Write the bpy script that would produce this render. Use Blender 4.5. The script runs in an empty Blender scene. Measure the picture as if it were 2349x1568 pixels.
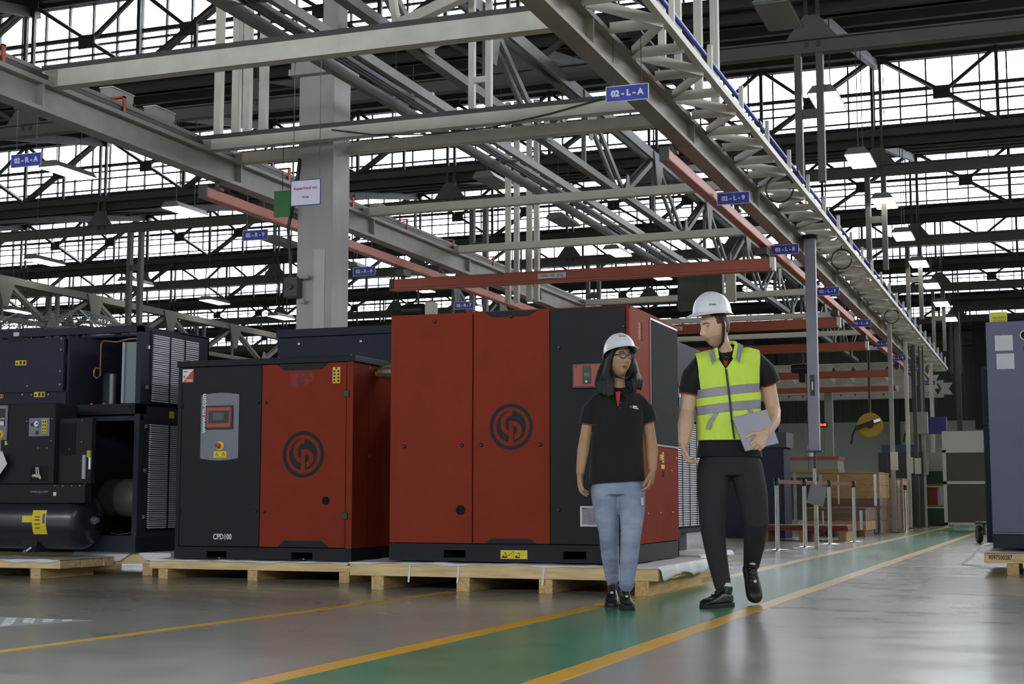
import bpy, bmesh, math, random
from mathutils import Vector, Matrix
random.seed(7)
S = bpy.context.scene
COL = S.collection
# ------------------------------------------------------------------ camera
FPX, CAM_Z = 3320.0, 0.66
PITCH = math.atan(358.0 / FPX)
YAW = math.atan(1237.5 * math.cos(PITCH) / FPX)
cd = bpy.data.cameras.new('camera'); cam = bpy.data.objects.new('camera', cd); COL.objects.link(cam)
cd.sensor_fit = 'HORIZONTAL'; cd.sensor_width = 36.0; cd.lens = FPX / 2349.0 * 36.0
cd.clip_start = 0.05; cd.clip_end = 400
cam.location = (0, 0, CAM_Z); cam.rotation_euler = (math.pi / 2 + PITCH, 0, YAW)
S.camera = cam
# ------------------------------------------------------------------ sky (overcast day) and exposure
W = bpy.data.worlds.new('overcast_sky'); S.world = W; W.use_nodes = True
bg = W.node_tree.nodes['Background']; bg.inputs[0].default_value = (0.93, 0.965, 1.0, 1); bg.inputs[1].default_value = 8.0
S.view_settings.view_transform = 'Standard'; S.view_settings.look = 'None'
S.view_settings.gamma = 1.0; S.view_settings.use_curve_mapping = False
S.view_settings.exposure = 0.78
S.cycles.max_bounces = 8; S.cycles.diffuse_bounces = 4; S.cycles.glossy_bounces = 4
S.cycles.transmission_bounces = 4; S.cycles.transparent_max_bounces = 12
S.cycles.caustics_reflective = False; S.cycles.caustics_refractive = False
S.cycles.sample_clamp_indirect = 6.0
# roof bays: the sawtooth valleys
BAY, Y0 = 7.65, 18.82
def YK(k): return Y0 + BAY * k
ZV, ZT, ZC = 7.27, 8.60, 6.50      # glazing sill, glazing head, lower chord
XW0, XW1 = -56.0, 14.0             # side walls
EX0, EX1, EZ0, EZ1 = -22.0, 11.0, 5.0, 7.0     # opening added in the unseen end wall, to bring in frontal light
def portal(name, loc, rot, sx, sy):
    l = bpy.data.lights.new(name, 'AREA'); l.shape = 'RECTANGLE'; l.size = sx; l.size_y = sy
    l.cycles.is_portal = True
    o = bpy.data.objects.new(name, l); COL.objects.link(o); o.location = loc; o.rotation_euler = rot
for k in range(-3, 6):             # daylight portals in the glazing planes (guide the sky sampling, give no light of their own)
    portal('window_portal', ((XW0 + XW1) / 2, YK(k) + 0.06, (ZV + ZT) / 2), (-math.pi / 2, 0, 0), XW1 - XW0, ZT - ZV)
portal('window_portal', ((EX0 + EX1)/2, -12.0, (EZ0 + EZ1)/2), (math.pi/2, 0, 0), EX1 - EX0, EZ1 - EZ0)  # portal for the opening added behind the camera
# ------------------------------------------------------------------ materials
def lin(c):
    c = c / 255.0
    return c / 12.92 if c <= 0.04045 else ((c + 0.055) / 1.055) ** 2.4
MATS = {}
def mat(name, rgb, rough=0.5, metal=0.0, var=0.0, scale=6.0, bump=0.0, bscale=40.0, bdist=0.01, spec=0.5, coat=0.0, emit=None, stretch=None, sheen=0.0, var_rgb=None):
    """procedural surface: base colour broken up by noise, fine bump"""
    if name in MATS: return MATS[name]
    m = bpy.data.materials.new(name); m.use_nodes = True; nt = m.node_tree; N = nt.nodes; L = nt.links
    b = N['Principled BSDF']; c = tuple(lin(v) for v in rgb)
    b.inputs['Base Color'].default_value = (*c, 1); b.inputs['Roughness'].default_value = rough
    b.inputs['Metallic'].default_value = metal; b.inputs['Specular IOR Level'].default_value = spec
    if coat: b.inputs['Coat Weight'].default_value = coat; b.inputs['Coat Roughness'].default_value = 0.15
    if sheen: b.inputs['Sheen Weight'].default_value = sheen
    if emit: b.inputs['Emission Color'].default_value = (*[lin(v) for v in emit[0]], 1); b.inputs['Emission Strength'].default_value = emit[1]
    tc = None
    if var or bump:
        tc = N.new('ShaderNodeTexCoord'); mp = N.new('ShaderNodeMapping'); L.new(tc.outputs['Object'], mp.inputs[0])
        if stretch: mp.inputs['Scale'].default_value = stretch
    if var:
        n = N.new('ShaderNodeTexNoise'); n.inputs['Scale'].default_value = scale; n.inputs['Detail'].default_value = 5
        L.new(mp.outputs[0], n.inputs[0])
        mx = N.new('ShaderNodeMix'); mx.data_type = 'RGBA'
        c2 = tuple(lin(v) for v in var_rgb) if var_rgb else tuple(v * (1 - var) for v in c)
        c1 = c if var_rgb else tuple(min(1, v * (1 + var)) for v in c)
        mx.inputs[6].default_value = (*c2, 1); mx.inputs[7].default_value = (*c1, 1)
        r = N.new('ShaderNodeMapRange'); r.inputs[1].default_value = 0.3; r.inputs[2].default_value = 0.7
        L.new(n.outputs[0], r.inputs[0]); L.new(r.outputs[0], mx.inputs[0]); L.new(mx.outputs[2], b.inputs['Base Color'])
    if bump:
        n2 = N.new('ShaderNodeTexNoise'); n2.inputs['Scale'].default_value = bscale; n2.inputs['Detail'].default_value = 3
        L.new(mp.outputs[0], n2.inputs[0])
        bp = N.new('ShaderNodeBump'); bp.inputs['Strength'].default_value = bump; bp.inputs['Distance'].default_value = bdist
        L.new(n2.outputs[0], bp.inputs['Height']); L.new(bp.outputs[0], b.inputs['Normal'])
    MATS[name] = m
    return m
# ------------------------------------------------------------------ mesh helpers
class MB:
    """collects shapes; build() links them as one mesh object"""
    def __init__(s): s.v = []; s.f = []
    def add(s, vs, fs):
        o = len(s.v); s.v += [tuple(p) for p in vs]; s.f += [tuple(i + o for i in f) for f in fs]; return s
    def box(s, x0, x1, y0, y1, z0, z1):
        vs = [(x, y, z) for x in (x0, x1) for y in (y0, y1) for z in (z0, z1)]
        return s.add(vs, [(0, 1, 3, 2), (4, 6, 7, 5), (0, 4, 5, 1), (2, 3, 7, 6), (0, 2, 6, 4), (1, 5, 7, 3)])
    def cbox(s, c, dx, dy, dz): return s.box(c[0]-dx/2, c[0]+dx/2, c[1]-dy/2, c[1]+dy/2, c[2]-dz/2, c[2]+dz/2)
    def bar(s, p, q, w, h, up=(0, 0, 1)):
        p, q = Vector(p), Vector(q); d = (q - p).normalized(); up = Vector(up)
        if abs(d.dot(up)) > 0.99: up = Vector((0, 1, 0))
        a = d.cross(up).normalized(); b = a.cross(d).normalized()
        vs = [e + a * (w/2*i) + b * (h/2*j) for e in (p, q) for (i, j) in ((-1, -1), (1, -1), (1, 1), (-1, 1))]
        return s.add(vs, [(3, 2, 1, 0), (4, 5, 6, 7), (0, 1, 5, 4), (1, 2, 6, 5), (2, 3, 7, 6), (3, 0, 4, 7)])
    def ibeam(s, p, q, w, h, t=0.015, up=(0, 0, 1)):
        p, q, u = Vector(p), Vector(q), Vector(up)
        s.bar(p, q, t, h, up); s.bar(p + u*(h/2 - t/2), q + u*(h/2 - t/2), w, t, up); s.bar(p - u*(h/2 - t/2), q - u*(h/2 - t/2), w, t, up); return s
    def prism(s, poly, o, ex, ey, ez, d):
        """2D polygon in the frame (o; ex, ey), extruded by d along ez"""
        o, ex, ey, ez = map(Vector, (o, ex, ey, ez)); n = len(poly)
        vs = [o + ex*a + ey*b for a, b in poly] + [o + ex*a + ey*b + ez*d for a, b in poly]
        return s.add(vs, [tuple(range(n))[::-1], tuple(range(n, 2*n))] + [(i, (i+1) % n, n + (i+1) % n, n + i) for i in range(n)])
    def tube(s, pts, r, n=8, cap=True):
        pts = [Vector(p) for p in pts]; rs = r if isinstance(r, (list, tuple)) else [r]*len(pts); rings = []
        prev = None
        for i, p in enumerate(pts):
            d = (pts[min(i+1, len(pts)-1)] - pts[max(i-1, 0)]).normalized()
            if prev is None:
                a = d.orthogonal().normalized()
            else:
                a = (prev - d * prev.dot(d)).normalized()
            prev = a; b = d.cross(a)
            rings.append([p + (a*math.cos(t) + b*math.sin(t)) * rs[i] for t in [2*math.pi*j/n for j in range(n)]])
        vs = [v for ring in rings for v in ring]; fs = []
        for i in range(len(pts)-1):
            for j in range(n): fs.append((i*n+j, i*n+(j+1) % n, (i+1)*n+(j+1) % n, (i+1)*n+j))
        if cap: fs += [tuple(range(n))[::-1], tuple(range((len(pts)-1)*n, len(pts)*n))]
        return s.add(vs, fs)
    def cyl(s, p, q, r, n=16): return s.tube([p, q], r, n)
    def lathe(s, prof, o, ax, n=24):
        """profile [(radius, distance along axis)] spun round the axis ax through o"""
        o, ax = Vector(o), Vector(ax).normalized(); a = ax.orthogonal().normalized(); b = ax.cross(a); m = len(prof)
        vs = [o + ax*h + (a*math.cos(2*math.pi*j/n) + b*math.sin(2*math.pi*j/n))*max(r, 1e-4) for r, h in prof for j in range(n)]
        fs = [(i*n+j, i*n+(j+1) % n, (i+1)*n+(j+1) % n, (i+1)*n+j) for i in range(m-1) for j in range(n)]
        return s.add(vs, fs + [tuple(range(n))[::-1], tuple(range((m-1)*n, m*n))])
    def ring(s, c, r0, r1, ez, d, n=48, ex=(1, 0, 0)):
        c, ez, ex = Vector(c), Vector(ez), Vector(ex); ey = ez.cross(ex); vs = []
        for h in (0, d):
            for r in (r0, r1):
                vs += [c + ez*h + (ex*math.cos(2*math.pi*j/n) + ey*math.sin(2*math.pi*j/n))*r for j in range(n)]
        fs = []
        for j in range(n):
            k = (j+1) % n
            fs += [(j, k, n+k, n+j), (2*n+j, 3*n+j, 3*n+k, 2*n+k), (n+j, n+k, 3*n+k, 3*n+j), (j, 2*n+j, 2*n+k, k)]
        return s.add(vs, fs)
    def mesh(s, name):
        me = bpy.data.meshes.new(name); me.from_pydata(s.v, [], s.f); me.validate()
        bm = bmesh.new(); bm.from_mesh(me); bmesh.ops.recalc_face_normals(bm, faces=bm.faces); bm.to_mesh(me); bm.free()
        return me
    def build(s, name, m, parent=None, smooth=False, bevel=0.0, seg=2, org=None):
        if org is not None: s.v = [(a - org[0], b - org[1], c - org[2]) for a, b, c in s.v]
        o = bpy.data.objects.new(name, s.mesh(name)); COL.objects.link(o); o.data.materials.append(m)
        if parent: o.parent = parent
        if smooth:
            o.data.polygons.foreach_set('use_smooth', [True]*len(o.data.polygons)); o.data.set_sharp_from_angle(angle=math.radians(40))
        if bevel:
            b = o.modifiers.new('bevel', 'BEVEL'); b.width = bevel; b.segments = seg; b.limit_method = 'ANGLE'
        return o
def empty(name, loc=(0, 0, 0), rz=0.0):
    o = bpy.data.objects.new(name, None); COL.objects.link(o); o.location = loc; o.rotation_euler = (0, 0, rz); return o
def tag(o, label, cat, group=None, kind=None):
    o['label'] = label; o['category'] = cat
    if group: o['group'] = group
    if kind: o['kind'] = kind
    return o
def thing(name, label, cat, loc=(0, 0, 0), rz=0.0, group=None, kind=None): return tag(empty(name, loc, rz), label, cat, group, kind)
def plabel(o, label): o['label'] = label; return o
def inst(me, name, parent, loc=(0, 0, 0), rot=(0, 0, 0), sc=(1, 1, 1)):
    o = bpy.data.objects.new(name, me); COL.objects.link(o); o.parent = parent; o.location = loc; o.rotation_euler = rot; o.scale = sc; return o
_CM = {}
def copy_tree(o, parent=None):
    c = o.copy(); COL.objects.link(c); c.parent = parent
    for ch in list(o.children): copy_tree(ch, c)
    return c
def text(body, size, m, parent, loc, rot, name='lettering', align='CENTER', bold=0.0, ext=0.001, sx=1.0):
    cu = bpy.data.curves.new('lettering', 'FONT'); cu.body = body; cu.size = size; cu.align_x = align; cu.align_y = 'CENTER'
    cu.extrude = ext; cu.offset = bold; cu.resolution_u = 3
    t = bpy.data.objects.new('lettering', cu); me = bpy.data.meshes.new_from_object(t); bpy.data.objects.remove(t)
    me.materials.clear(); me.materials.append(m)
    o = bpy.data.objects.new(name, me); COL.objects.link(o); o.parent = parent; o.location = loc; o.rotation_euler = rot; o.scale = (sx, 1, 1)
    return o
FRONT = (math.pi/2, 0, 0)            # lettering that faces -Y
ORD = ['nearest', 'second', 'third', 'fourth', 'fifth', 'sixth', 'seventh', 'eighth', 'ninth', 'tenth', 'eleventh']
# paints used in many places
M_steel = mat('grey_steel_paint', (160, 157, 151), 0.55, var=0.12, scale=3, bump=0.05)
M_pale = mat('pale_grey_paint', (212, 208, 197), 0.55, var=0.10, scale=4, bump=0.05)
M_dark = mat('dark_steel', (72, 72, 70), 0.6, var=0.15, scale=4)
M_red = mat('orange_red_paint', (140, 58, 42), 0.55, var=0.06, scale=5, bump=0.03, spec=0.02)
M_crane = mat('crane_orange_paint', (176, 82, 54), 0.45, var=0.08, scale=5)
M_char = mat('charcoal_paint', (40, 41, 47), 0.55, var=0.05, scale=6, bump=0.03, spec=0.15)
M_black = mat('black_plastic', (18, 18, 19), 0.45)
M_blackm = mat('black_matt', (10, 10, 11), 0.8)
M_white = mat('white_paint', (225, 225, 228), 0.5, var=0.03)
M_yel = mat('yellow_sticker', (232, 204, 40), 0.5)
M_ink = mat('black_ink', (22, 20, 18), 0.6)
M_chrome = mat('chrome', (200, 200, 200), 0.15, metal=1.0)
M_bolt = mat('zinc_bolt', (190, 190, 195), 0.3, metal=0.8)
M_blue = mat('blue_sign_paint', (52, 64, 178), 0.45)
# ================================================================== the hall
def floor_mat():
    m = bpy.data.materials.new('polished_concrete'); m.use_nodes = True; nt = m.node_tree; N = nt.nodes; L = nt.links; b = N['Principled BSDF']
    tc = N.new('ShaderNodeTexCoord')
    def noise(sc, det, st=(1, 1, 1)):
        mp = N.new('ShaderNodeMapping'); mp.inputs['Scale'].default_value = st; L.new(tc.outputs['Object'], mp.inputs[0])
        n = N.new('ShaderNodeTexNoise'); n.inputs['Scale'].default_value = sc; n.inputs['Detail'].default_value = det; n.inputs['Roughness'].default_value = 0.6
        L.new(mp.outputs[0], n.inputs[0]); return n
    n1 = noise(0.9, 8); n2 = noise(1.8, 5, (1, 1.6, 1)); n3 = noise(30, 3, (0.4, 1.5, 1))
    a = N.new('ShaderNodeMix'); a.data_type = 'RGBA'; a.inputs[6].default_value = (lin(142), lin(139), lin(128), 1); a.inputs[7].default_value = (lin(176), lin(175), lin(166), 1)
    L.new(n1.outputs[0], a.inputs[0])
    c = N.new('ShaderNodeMix'); c.data_type = 'RGBA'; c.blend_type = 'MULTIPLY'; c.inputs[7].default_value = (0.84, 0.83, 0.80, 1)
    r = N.new('ShaderNodeMapRange'); r.inputs[1].default_value = 0.45; r.inputs[2].default_value = 0.75; L.new(n2.outputs[0], r.inputs[0])
    L.new(r.outputs[0], c.inputs[0]); L.new(a.outputs[2], c.inputs[6]); L.new(c.outputs[2], b.inputs['Base Color'])
    rr = N.new('ShaderNodeMapRange'); rr.inputs[1].default_value = 0.3; rr.inputs[2].default_value = 0.7; rr.inputs[3].default_value = 0.18; rr.inputs[4].default_value = 0.26
    L.new(n2.outputs[0], rr.inputs[0]); L.new(rr.outputs[0], b.inputs['Roughness'])
    bp = N.new('ShaderNodeBump'); bp.inputs['Strength'].default_value = 0.02; bp.inputs['Distance'].default_value = 0.004
    pass
    b.inputs['Specular IOR Level'].default_value = 0.55
    return m
fl = MB().box(XW0, XW1, -12.2, 58, -0.2, 0).build('floor', floor_mat()); tag(fl, 'polished grey concrete factory floor with worn mottled sheen', 'floor', kind='structure')
M_green = mat('green_floor_paint', (84, 148, 114), 0.22, var=0.16, scale=3, bump=0.03, bscale=60)
M_line = mat('yellow_floor_paint', (226, 170, 30), 0.3, var=0.10, scale=8)
def strip(name, pts_l, pts_r, z, m):
    n = len(pts_l); vs = [(x, y, zz) for zz in (0.0003, z) for (x, y) in pts_l + pts_r[::-1]]; k = 2*n
    o = MB().add(vs, [tuple(range(k))[::-1], tuple(range(k, 2*k))] + [(i, (i+1) % k, k+(i+1) % k, k+i) for i in range(k)]).build(name, m, fl); return o
# the aisle narrows in by a hair along its length (measured on the floor)
gl = lambda y: -2.70 + (y - 4.7) * 0.0155
gr = lambda y: -1.745 + (y - 5.0) * 0.0150
ys = [0.5, 5, 10, 20, 56]
plabel(strip('green_walkway', [(gl(y), y) for y in ys], [(gr(y), y) for y in ys], 0.0012, M_green), 'green painted walkway strip')
for f_, lb in ((gl, 'yellow line along the green walkway, beside the pallets'), (gr, 'yellow line along the green walkway, on the open floor side')):
    plabel(strip('floor_line', [(f_(y) - 0.057, y) for y in ys], [(f_(y) + 0.057, y) for y in ys], 0.002, M_line), lb)
plabel(strip('floor_line', [(-4.60, 0.6), (-4.328, 5.2), (-4.042, 9.6)], [(-4.54, 0.6), (-4.258, 5.2), (-3.972, 9.6)], 0.002, M_line), 'narrow yellow line running under the pallet')
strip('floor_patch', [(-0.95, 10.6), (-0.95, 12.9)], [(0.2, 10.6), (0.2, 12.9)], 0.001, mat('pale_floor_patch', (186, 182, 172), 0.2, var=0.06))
# drain grating at the lower edge
g = thing('floor_grating', 'aluminium tread plate let into the floor near the yellow line', 'grating', (0, 0, 0))
M_tread = mat('tread_plate', (140, 140, 138), 0.45, metal=0.2, var=0.1)
pl = MB().prism([(-4.88, 6.66), (-5.5, 6.66), (-6.6, 5.6), (-5.25, 5.6)], (0, 0, 0.0005), (1, 0, 0), (0, 1, 0), (0, 0, 1), 0.004).build('plate', M_tread, g)
tb = MB()
for i in range(26):
    for j in range(12):
        x = -6.5 + i*0.062; y = 5.63 + j*0.085
        if x + (y - 5.6)*1.0 > -6.45 and x + 0.05 - (y-5.6)*0.33 < -5.28: tb.bar((x, y, 0.006), (x + 0.035*(1 if (i+j) % 2 else -1), y + 0.035, 0.006), 0.016, 0.007)
t_ = tb.build('tread', mat('tread_bar', (226, 226, 224), 0.4, metal=0.2), g); t_['kind'] = 'stuff'

# ---------------- walls
M_wallp = mat('pale_wall', (196, 202, 194), 0.7, var=0.05, scale=1)
M_wallg = mat('grey_green_sheet', (84, 92, 80), 0.6, var=0.08, scale=1)
wb = empty('wall_back'); tag(wb, 'far end wall, pale dado below dark ribbed sheeting', 'wall', kind='structure')
MB().box(XW0, XW1, 57.6, 57.8, 0, 3.6).build('dado', M_wallp, wb)
MB().box(XW0, XW1, 57.62, 57.8, 3.6, 7.3).build('sheeting', M_wallg, wb)
rb = MB()
for i in range(90): rb.box(-30 + i*0.36, -30 + i*0.36 + 0.12, 57.56, 57.62, 3.62, 7.2)
rb_ = rb.build('sheet_ribs', M_wallg, wb); rb_['kind'] = 'stuff'
for x in (-22, -16, -10.2, -5.5, -1.2, 2.0): MB().ibeam((x, 57.4, 0), (x, 57.4, 7.2), 0.25, 0.3, 0.03, up=(0, 1, 0)).build('wall_post', M_dark, wb)
wf = empty('wall_front'); tag(wf, 'end wall behind the camera with a high opening added for frontal light', 'wall', kind='structure')
MB().box(XW0, XW1, -12.2, -12, 0, EZ0).box(XW0, XW1, -12.2, -12, EZ1, 7.5).box(XW0, EX0, -12.2, -12, EZ0, EZ1).box(EX1, XW1, -12.2, -12, EZ0, EZ1).build('wall_face', M_wallp, wf)
tag(MB().box(XW0 - 0.2, XW0, -12.2, 58, 0, 7.3).build('wall_left', M_wallp), 'distant long side wall behind the machines', 'wall', kind='structure')
tag(MB().box(XW1, XW1 + 0.2, -12.2, 58, 0, 7.3).build('wall_right', M_wallp), 'long side wall beyond the open floor', 'wall', kind='structure')

# ---------------- sawtooth roof
M_sheet = mat('roof_sheet', (66, 66, 68), 0.6, var=0.10, scale=0.6)
M_tr = mat('truss_paint', (72, 72, 68), 0.6, var=0.12, scale=2)
M_tr2 = mat('chord_paint', (98, 96, 92), 0.6, var=0.12, scale=2)
M_bar = mat('glazing_bar', (70, 74, 76), 0.6)
M_valley = mat('valley_girder', (60, 60, 58), 0.65, var=0.1, scale=2)
pm = bpy.data.materials.new('window_glass'); pm.use_nodes = True; nt = pm.node_tree
pb = nt.nodes['Principled BSDF']; pb.inputs['Base Color'].default_value = (0.8, 0.84, 0.86, 1); pb.inputs['Roughness'].default_value = 0.15
tr = nt.nodes.new('ShaderNodeBsdfTransparent'); tr.inputs[0].default_value = (0.97, 0.98, 1, 1); ms = nt.nodes.new('ShaderNodeMixShader'); ms.inputs[0].default_value = 0.9
nt.links.new(pb.outputs[0], ms.inputs[1]); nt.links.new(tr.outputs[0], ms.inputs[2]); nt.links.new(ms.outputs[0], nt.nodes['Material Output'].inputs[0])
M_glass = pm
MB().box(EX0, EX1, -12.12, -12.11, EZ0, EZ1).build('window_pane', M_glass, wf)  # glass of the added opening that brightens camera-facing sides
rows = [ZV + 0.02, 7.47, 7.71, 7.87, 8.0, ZT - 0.05]
pane_me = {}
def pane_mesh(w, h):
    key = (round(w, 3), round(h, 3))
    if key not in pane_me:
        me = MB().box(-w/2, w/2, -0.003, 0.003, -h/2, h/2).mesh('pane'); me.materials.append(M_glass); pane_me[key] = me
    return pane_me[key]
roof = empty('ceiling'); tag(roof, 'dark underside of the sawtooth sheet roof with purlins', 'ceiling', kind='structure')
MOD = 4.15
for k in range(-3, 7):
    ya, yb = YK(k-1), YK(k)
    # sloping sheet: valley k-1 up to the head of glazing k (real corrugation on the visible part)
    x0v = max(XW0, -0.86*yb - 4)
    zs = lambda y: 7.30 + (ZT + 0.12 - 7.30) * (y - ya) / (yb - ya)
    d = Vector((0, yb + 0.45 - ya, zs(yb + 0.45) - zs(ya)))
    if k >= 0:
        n = int((4 - x0v) / 0.16); vs = []; fs = []
        for i in range(n):
            x = x0v + i*0.16; dz = 0.02 if i % 2 else 0
            vs += [(x, ya, zs(ya) + dz), (x, yb + 0.45, zs(yb + 0.45) + dz)]
            if i: fs.append((2*i-2, 2*i-1, 2*i+1, 2*i))
        MB().add(vs, fs).build('roof_sheet', M_sheet, roof)
    MB().add([(XW0, ya, zs(ya) + 0.05), (XW1, ya, zs(ya) + 0.05), (XW1, yb + 0.45, zs(yb + 0.45) + 0.05), (XW0, yb + 0.45, zs(yb + 0.45) + 0.05),
              (XW0, ya, zs(ya) + 0.1), (XW1, ya, zs(ya) + 0.1), (XW1, yb + 0.45, zs(yb + 0.45) + 0.1), (XW0, yb + 0.45, zs(yb + 0.45) + 0.1)],
             [(0, 1, 2, 3), (7, 6, 5, 4), (0, 4, 5, 1), (1, 5, 6, 2), (2, 6, 7, 3), (3, 7, 4, 0)]).build('roof_deck', M_sheet, roof)
    if k >= 0:
        for t in (0.12, 0.3, 0.48, 0.66, 0.84, 0.98):
            y = ya + (yb - ya)*t
            MB().bar((x0v, y, zs(y) - 0.09), (4, y, zs(y) - 0.09), 0.07, 0.16).build('purlin', M_tr2 if t in (0.3, 0.66) else M_dark, roof)
        for i in range(12):
            x = -2.7 - MOD*i
            if x > x0v: MB().bar((x, ya + 0.1, zs(ya) - 0.24), (x, yb - 0.1, zs(yb) - 0.24), 0.1, 0.16).build('rafter', M_dark, roof)
VIS = {0: 'nearest', 1: 'second', 2: 'third', 3: 'fourth', 4: 'fifth', 5: 'sixth'}
bar_me = {}
def member(parent, name, p, q, w, h, m):
    p, q = Vector(p), Vector(q); L_ = (q - p).length; key = (round(L_, 3), w, h, m.name)
    if key not in bar_me:
        me = MB().box(-w/2, w/2, -h/2, h/2, 0, L_).mesh(name); me.materials.append(m); bar_me[key] = me
    o = inst(bar_me[key], name, parent, p); o.rotation_mode = 'QUATERNION'; o.rotation_quaternion = Vector((0, 0, 1)).rotation_difference((q - p).normalized()); return o
for k in range(-3, 6):
    y = YK(k); x0 = max(XW0, -0.86*y - 3); x1 = 3.0
    if k < 0:
        w_ = empty('window_%d' % (k + 4)); tag(w_, 'sawtooth roof glazing %s' % ['behind the camera', 'just above the camera', 'overhead between the camera and the machines'][k + 3], 'window', kind='structure')
        MB().box(XW0, XW1, y - 0.1, y + 0.1, 6.8, ZV).build('sill_girder', M_valley, w_); MB().box(XW0, XW1, y + 0.03, y + 0.04, ZV, ZT).build('pane', M_glass, w_); continue
    w_ = empty('window_%d' % (k + 4)); tag(w_, '%s band of sawtooth roof glazing in view, counted from the camera' % VIS[k], 'window', kind='structure')
    MB().box(XW0, XW1, y - 0.05, y + 0.12, 6.98, ZV).box(x0, x1, y - 0.16, y + 0.05, 6.98, 7.02).box(x0, x1, y - 0.16, y + 0.05, ZV - 0.05, ZV).build('sill_girder', M_valley, w_)
    MB().box(XW0, XW1, y - 0.03, y + 0.05, ZT - 0.05, ZT + 0.1).build('head_rail', M_bar, w_)
    fb = MB()
    n = int((x1 - x0)/0.46)
    for i in range(n + 1): fb.box(x0 + i*0.46 - 0.014, x0 + i*0.46 + 0.014, y - 0.03, y + 0.02, ZV, ZT - 0.05)
    f_ = fb.build('glazing_bars', M_bar, w_); f_['kind'] = 'stuff'
    for zr in rows[1:-1]: MB().box(x0, x1, y - 0.035, y + 0.02, zr - (0.03 if zr == 8.0 else 0.012), zr + (0.03 if zr == 8.0 else 0.012)).build('transom', M_bar, w_)
    step = 1 if k < 2 else 2
    for i in range(0, n - step + 1, step):
        for a, b in zip(rows[:-1], rows[1:]):
            inst(pane_mesh(0.46*step - 0.01, b - a - 0.006), 'pane', w_, (x0 + (i + step/2)*0.46, y + 0.035, (a + b)/2))
    # truss in the glazing plane
    T = empty('roof_truss'); tag(T, '%s roof truss crossing the hall below its glazing band' % VIS[k], 'truss', 'roof trusses along the glazing', kind='structure')
    yt = y - 0.28
    MB().ibeam((x0, yt, ZC), (x1, yt, ZC), 0.16, 0.2, 0.02).build('lower_chord', M_tr2, T)
    MB().box(x0, x1, yt - 0.06, yt + 0.06, ZT - 0.02, ZT + 0.1).build('upper_chord', M_tr, T)
    MB().box(x0, x1, yt - 0.05, yt + 0.05, 7.12, 7.24).build('middle_chord', M_tr, T)
    i = 0
    while True:
        xc = -2.7 - MOD*i; i += 1
        if xc < x0 + 2.2: break
        hm = MOD/2
        for s in (-1, 1):
            for dy in (-0.045, 0.045):
                member(T, 'diagonal', (xc + s*0.1, yt + dy, ZT - 0.08), (xc + s*hm, yt + dy, 7.24), 0.055, 0.075, M_tr)
            member(T, 'strut', (xc + s*hm*0.55, yt, ZT - 0.08 - (ZT - 7.32)*0.55), (xc + s*hm, yt, ZT - 0.05), 0.06, 0.06, M_tr)
            MB().cbox((xc + s*hm*0.55, yt - 0.06, ZT - 0.08 - (ZT - 7.32)*0.55), 0.3, 0.02, 0.22).build('gusset', M_tr, T)
        for dx in (-0.075, 0.075): member(T, 'post', (xc + dx, yt, ZC), (xc + dx, yt, ZT), 0.05, 0.06, M_tr)
        member(T, 'post', (xc + hm, yt, 7.2), (xc + hm, yt, ZT), 0.06, 0.06, M_tr)
        member(T, 'post', (xc - hm*0.5, yt, 7.2), (xc - hm*0.5, yt, 8.0), 0.05, 0.05, M_tr)
        MB().cbox((xc, yt - 0.08, ZT - 0.06), 0.42, 0.02, 0.24).build('gusset', M_tr, T)
        MB().prism([(-0.32, 0), (0.32, 0), (0.09, 0.3), (-0.09, 0.3)], (xc, yt - 0.09, ZC + 0.1), (1, 0, 0), (0, 0, 1), (0, 1, 0), 0.02).build('gusset', M_tr2, T)
        if i % 2 == 0:
            for s in (-1, 1): member(T, 'brace', (xc + s*0.15, yt, ZC + 0.1), (xc + s*0.95, yt, 7.1), 0.06, 0.08, M_tr)
# longitudinal lattice girders under the trusses (run away from the camera)
def lattice(xc, ya, yb, zt, zb, lab, m, st=3.2):
    T = empty('lattice_girder'); tag(T, lab, 'girder', 'lattice girders running down the hall', kind='structure')
    MB().bar((xc - 0.07, ya, zt), (xc - 0.07, yb, zt), 0.05, 0.16).bar((xc + 0.07, ya, zt), (xc + 0.07, yb, zt), 0.05, 0.16).build('upper_chord', m, T)
    MB().bar((xc, ya, zb), (xc, yb, zb), 0.12, 0.1).build('lower_chord', m, T)
    n = int((yb - ya)/st)
    for i in range(n):
        y = ya + i*st
        for s in (-0.05, 0.05):
            member(T, 'diagonal', (xc + s, y, zt), (xc + s, y + st/2, zb), 0.045, 0.085, m); member(T, 'diagonal', (xc + s, y + st/2, zb), (xc + s, y + st, zt), 0.045, 0.085, m)
        member(T, 'post', (xc, y, zt), (xc, y, zb), 0.06, 0.06, m)
        MB().prism([(-0.32, 0.06), (0.32, 0.06), (0.08, -0.6), (-0.08, -0.6)], (xc + 0.1, y, zt), (0, 1, 0), (0, 0, 1), (1, 0, 0), 0.015).build('gusset', m, T)
        MB().prism([(-0.2, -0.05), (0.2, -0.05), (0.05, 0.3), (-0.05, 0.3)], (xc + 0.1, y + st/2, zb), (0, 1, 0), (0, 0, 1), (1, 0, 0), 0.015).build('gusset', m, T)
lattice(-6.15, 11.78, 51, 6.4, 5.4, 'lattice girder with gusset plates above the orange crane bridge', mat('lattice_paint', (118, 116, 112), 0.6, var=0.12, scale=2), 3.9)
lattice(-21.5, 22.5, 56.5, 5.45, 4.6, 'lattice girder above the open grey machine enclosure', M_tr2)
lattice(-13.8, 33, 56.5, 6.0, 5.1, 'distant lattice girder between the other two', M_tr2)
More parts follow.
